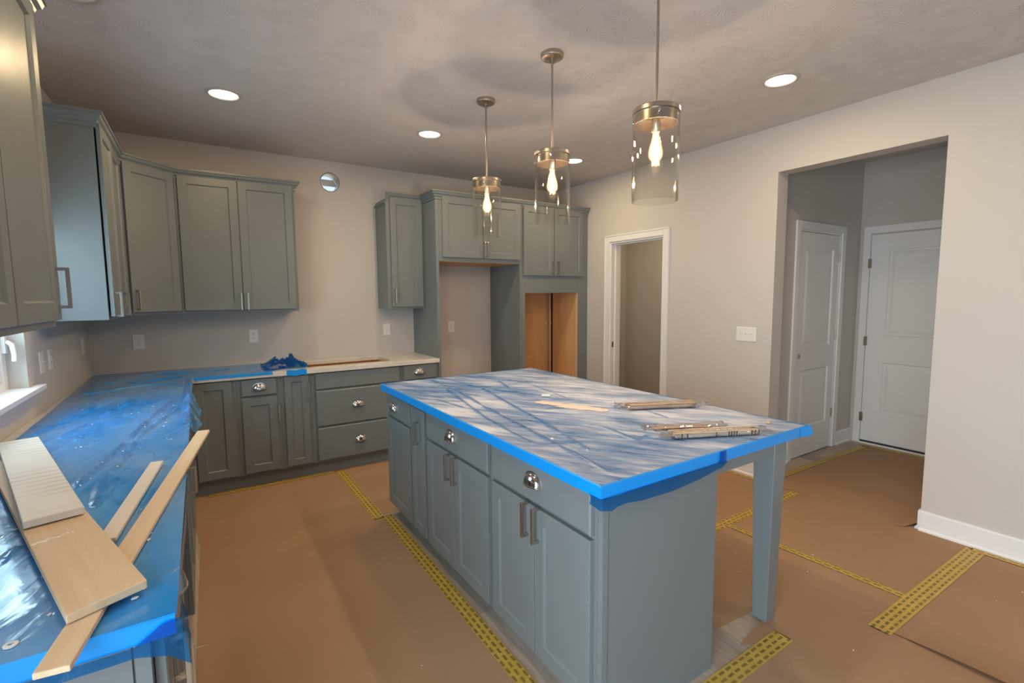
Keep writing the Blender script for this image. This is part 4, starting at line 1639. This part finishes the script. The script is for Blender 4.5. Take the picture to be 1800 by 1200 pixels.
mb = MB()
r_ = random.Random(4)
for x_, y_ in ((1.40, -3.10), (2.95, -3.25), (3.10, -3.42), (3.25, -3.30), (3.05, -3.50), (2.95, -4.02), (3.6, -3.55), (3.0, -3.30), (3.4, -3.62), (3.9, -4.25), (4.1, -4.3)):
    s_ = r_.uniform(0.002, 0.004)
    mb.lathe([(s_, 0.0), (s_ * 0.8, s_ * 0.7), (0.0, s_)], 6, True, False, (x_, y_, 0.0038))
tag(obj('plaster_specks', mb, M_CRUMB), 'tiny white plaster specks on the brown floor paper', 'specks', kind='stuff')

# ------------------------------------------------------------------ wall fittings


def outlet(label, loc, rotz, kind='duplex', group='wall outlets and switches'):
    o = thing('wall_outlet' if kind == 'duplex' else 'light_switch', label, 'outlet' if kind == 'duplex' else 'switch', loc, rotz, group)
    w_ = {'duplex': 0.074, 'single': 0.074, 'triple': 0.172}[kind]
    hgt = 0.118
    mb = MB()
    mb.loops([rrect(-w_ / 2, w_ / 2, -hgt / 2, hgt / 2, i, y) for i, y in ((0, 0), (0, -0.003), (0.004, -0.006))], True, True, True)
    obj('plate', mb, M_PLATE, o)
    if kind == 'duplex':
        for z in (0.0195, -0.0195):
            mb = MB()
            n = 20
            prof = [(max(-0.0145, min(0.0145, 0.0175 * math.cos(2 * PI * i / n))), 0.0140 * math.sin(2 * PI * i / n)) for i in range(n)]
            mb.loops([[(x_, -0.0055, z + z_) for x_, z_ in prof], [(x_, -0.0080, z + z_) for x_, z_ in prof]], True, False, True)
            s_ = obj('socket', mb, M_PLATE, o)
            mb = MB()
            mb.box(-0.0070, -0.0050, -0.0086, -0.0079, z - 0.0005, z + 0.0075)
            mb.box(0.0050, 0.0070, -0.0086, -0.0079, z - 0.0005, z + 0.0065)
            mb.box(-0.0022, 0.0022, -0.0086, -0.0079, z - 0.0095, z - 0.0050)
            obj('slots', mb, M_SLOT, s_)
    else:
        for x_ in ((0,) if kind == 'single' else (-0.046, 0, 0.046)):
            mb = MB()
            mb.box(x_ - 0.005, x_ + 0.005, -0.0065, -0.0058, -0.012, 0.012)
            mb.add([(x_ - 0.0045, -0.006, -0.004), (x_ + 0.0045, -0.006, -0.004), (x_ + 0.0045, -0.018, 0.008), (x_ - 0.0045, -0.018, 0.008), (x_ - 0.0045, -0.006, 0.008), (x_ + 0.0045, -0.006, 0.008)],
                   [(0, 1, 2, 3), (3, 2, 5, 4), (0, 3, 4), (1, 5, 2)])
            obj('toggle', mb, M_PLATE, o)
    return o


outlet('white duplex outlet on the back wall, under the diagonal corner cabinet', (0.300, -0.0005, 1.157), 0)
outlet('white duplex outlet on the back wall, above the bunched film', (1.113, -0.0005, 1.160), 0)
outlet('white duplex outlet on the back wall, right of the cooktop cut-out', (2.323, -0.0005, 1.167), 0)
outlet('white duplex outlet on the bare wall inside the fridge alcove', (3.047, -0.0005, 1.166), 0)
outlet('white single switch on the window wall, right beside the window stool', (0.0005, -1.355, 1.165), RL, 'single')
outlet('white outlet on the window wall, just beyond the single switch', (0.0005, -1.178, 1.165), RL)
outlet('white outlet on the window wall, by the room corner', (0.0005, -0.266, 1.163), RL)
outlet('white triple toggle switch on the wall by the hall opening', (W - 0.0005, -2.558, 1.170), -RL, 'triple')

# round duct stub in the back wall
d = thing('vent_duct', 'open round metal duct in the back wall above the cooktop', 'duct', (DX, 0, DZ))
rr = 0.081
n = 40


def circ(r_r, yy):
    return [(r_r * math.cos(2 * PI * i / n), yy, r_r * math.sin(2 * PI * i / n)) for i in range(n)]


obj('sleeve', MB().loops([circ(rr + 0.002, 0.16), circ(rr + 0.002, 0.004), circ(rr, 0.004), circ(rr, 0.16)]), M_GALV, d, smooth=30)
obj('cut_edge', MB().loops([circ(0.087, 0.002), circ(0.087, 0.10), circ(0.0835, 0.10)]), M_DARK, d)
fl_ = MB()
rows = []
for a_ in range(7):
    t_ = a_ / 6
    zz = rr * (0.62 - 1.0 * t_)
    hw = math.sqrt(max(0.0004, rr * rr - zz * zz)) * 0.97
    rows.append([(-hw + 2 * hw * q_ / 8, 0.135 - 0.085 * t_ + 0.012 * math.sin(PI * t_), zz) for q_ in range(9)])
fl_.loops(rows, False)
obj('damper_flap', fl_, M_GALV, d, smooth=60)

# ------------------------------------------------------------------ recessed lights


def downlight(label, x, y, power):
    t = thing('recessed_light', label, 'ceiling light', (x, y, H), 0, 'recessed ceiling lights')
    mb = MB()
    mb.lathe([(0.104, -0.0005), (0.103, -0.004), (0.094, -0.009), (0.084, -0.009), (0.078, -0.003)], 40)
    obj('trim_ring', mb, M_RING, t, smooth=40)
    obj('lens', MB().lathe([(0.0, -0.0034), (0.05, -0.0034), (0.079, -0.0030)], 40), M_LED if power else M_PLATE, t)
    if power:
        d_ = bpy.data.lights.new('recessed_lamp', 'AREA')
        d_.shape = 'DISK'
        d_.size = 0.16
        d_.energy = power
        d_.color = (1.0, 0.74, 0.40)
        lo = bpy.data.objects.new('recessed_lamp', d_)
        COL.objects.link(lo)
        lo.parent = t
        lo.location = (0, 0, -0.010)
    return t


PD = 9.0
downlight('recessed light above the back counter, at the upper left', 0.926, -1.227, PD)
downlight('recessed light in front of the duct hole, left of the far pendant', 2.315, -1.206, PD)
downlight('recessed light mostly hidden by the middle pendant', 3.771, -1.212, PD)
downlight('recessed light towards the right wall, nearest the hall opening', 3.707, -3.188, PD)
downlight('unlit recessed light over the sink window, at the top edge', 0.355, -2.085, 0)
downlight('recessed light over the aisle, just above the frame', 0.926, -3.190, PD)
downlight('recessed light behind the camera, on the hall side', 3.7, -5.2, PD)


downlight('recessed light added out of view to brighten the pantry', 5.15, -1.2, 9.0)  # added lamp, never in view, lifts the dark pantry interior


# ------------------------------------------------------------------ pendants
def pendant(label, x, y, power):
    t = thing('pendant_light', label, 'pendant lamp', (x, y, 0), 0, 'glass cylinder pendants over the island')
    mb = MB()
    mb.lathe([(0.0, H - 0.030), (0.006, H - 0.030), (0.052, H - 0.026), (0.058, H - 0.022), (0.060, H - 0.018), (0.060, H - 0.0005)], 40)
    obj('canopy', mb, M_BRUSH, t, smooth=35)
    ZC = 2.262
    mb = MB()
    mb.lathe([(0.0055, ZC), (0.0055, H - 0.055), (0.009, H - 0.055), (0.009, H - 0.028)], 14)
    obj('rod', mb, M_BRUSH, t, smooth=35)
    cap = obj('cap', MB().lathe([(0.0, ZC + 0.004), (0.05, ZC + 0.003), (0.094, ZC), (0.0965, ZC - 0.003), (0.0965, ZC - 0.018), (0.089, ZC - 0.019), (0.089, ZC - 0.060), (0.086, ZC - 0.060), (0.086, ZC - 0.014), (0.0, ZC - 0.014)], 48), M_BRUSH, t, smooth=35)
    for kx in range(3):
        an = -2.3 + kx * 2 * PI / 3
        mb = MB()
        mb.lathe([(0.0035, 0), (0.0035, 0.009), (0.0065, 0.009), (0.0065, 0.013), (0.0, 0.0145)], 12)
        obj('thumbscrew', mb, M_CHROME, cap, (0.089 * math.cos(an), 0.089 * math.sin(an), ZC - 0.036), (0, PI / 2, an), smooth=35)
    mb = MB()
    mb.lathe([(0.0, ZC - 0.014), (0.0185, ZC - 0.014), (0.0185, ZC - 0.088), (0.016, ZC - 0.092), (0.0, ZC - 0.092)], 24)
    obj('socket', mb, M_BRUSH, t, smooth=35)
    mb = MB()
    zb_, zt_ = 1.888, ZC - 0.024
    mb.lathe([(0.0945, zt_), (0.0945, zb_ + 0.001), (0.0935, zb_), (0.0915, zb_), (0.0905, zb_ + 0.001), (0.0905, zt_)], 64)
    obj('glass_shade', mb, M_GLASS, t, smooth=40)
    zs = ZC - 0.092
    prof = [(0.0135, 0.0), (0.0145, -0.012), (0.020, -0.035), (0.028, -0.062), (0.0315, -0.082), (0.030, -0.097), (0.023, -0.110), (0.012, -0.118), (0.0, -0.121)]
    bulb = obj('bulb', MB().lathe([(r_r, zs + z) for r_r, z in prof], 28), M_BULBGLASS, t, smooth=60)
    mb = MB()
    for q_ in range(4):
        an = q_ * PI / 2 + 0.4
        pts_ = [(0.003 * math.cos(an), 0.003 * math.sin(an), zs - 0.030), (0.011 * math.cos(an), 0.011 * math.sin(an), zs - 0.060), (0.013 * math.cos(an), 0.013 * math.sin(an), zs - 0.088)]
        mb.tube(pts_, 0.0042, 6)
    obj('filament', mb, M_FILAMENT, bulb)
    d_ = bpy.data.lights.new('bulb_lamp', 'POINT')
    d_.energy = power
    d_.color = WARM
    d_.shadow_soft_size = 0.012
    lo = bpy.data.objects.new('bulb_lamp', d_)
    COL.objects.link(lo)
    lo.parent = t
    lo.location = (0, 0, zs - 0.07)
    return t


PP = 29.0
pendant('far pendant lamp with a clear glass cylinder, smallest of the three', 2.362, -2.010, PP)
pendant('middle pendant lamp with a clear glass cylinder', 2.362, -2.715, PP)
pendant('near pendant lamp with a clear glass cylinder, largest of the three', 2.362, -3.421, PP)
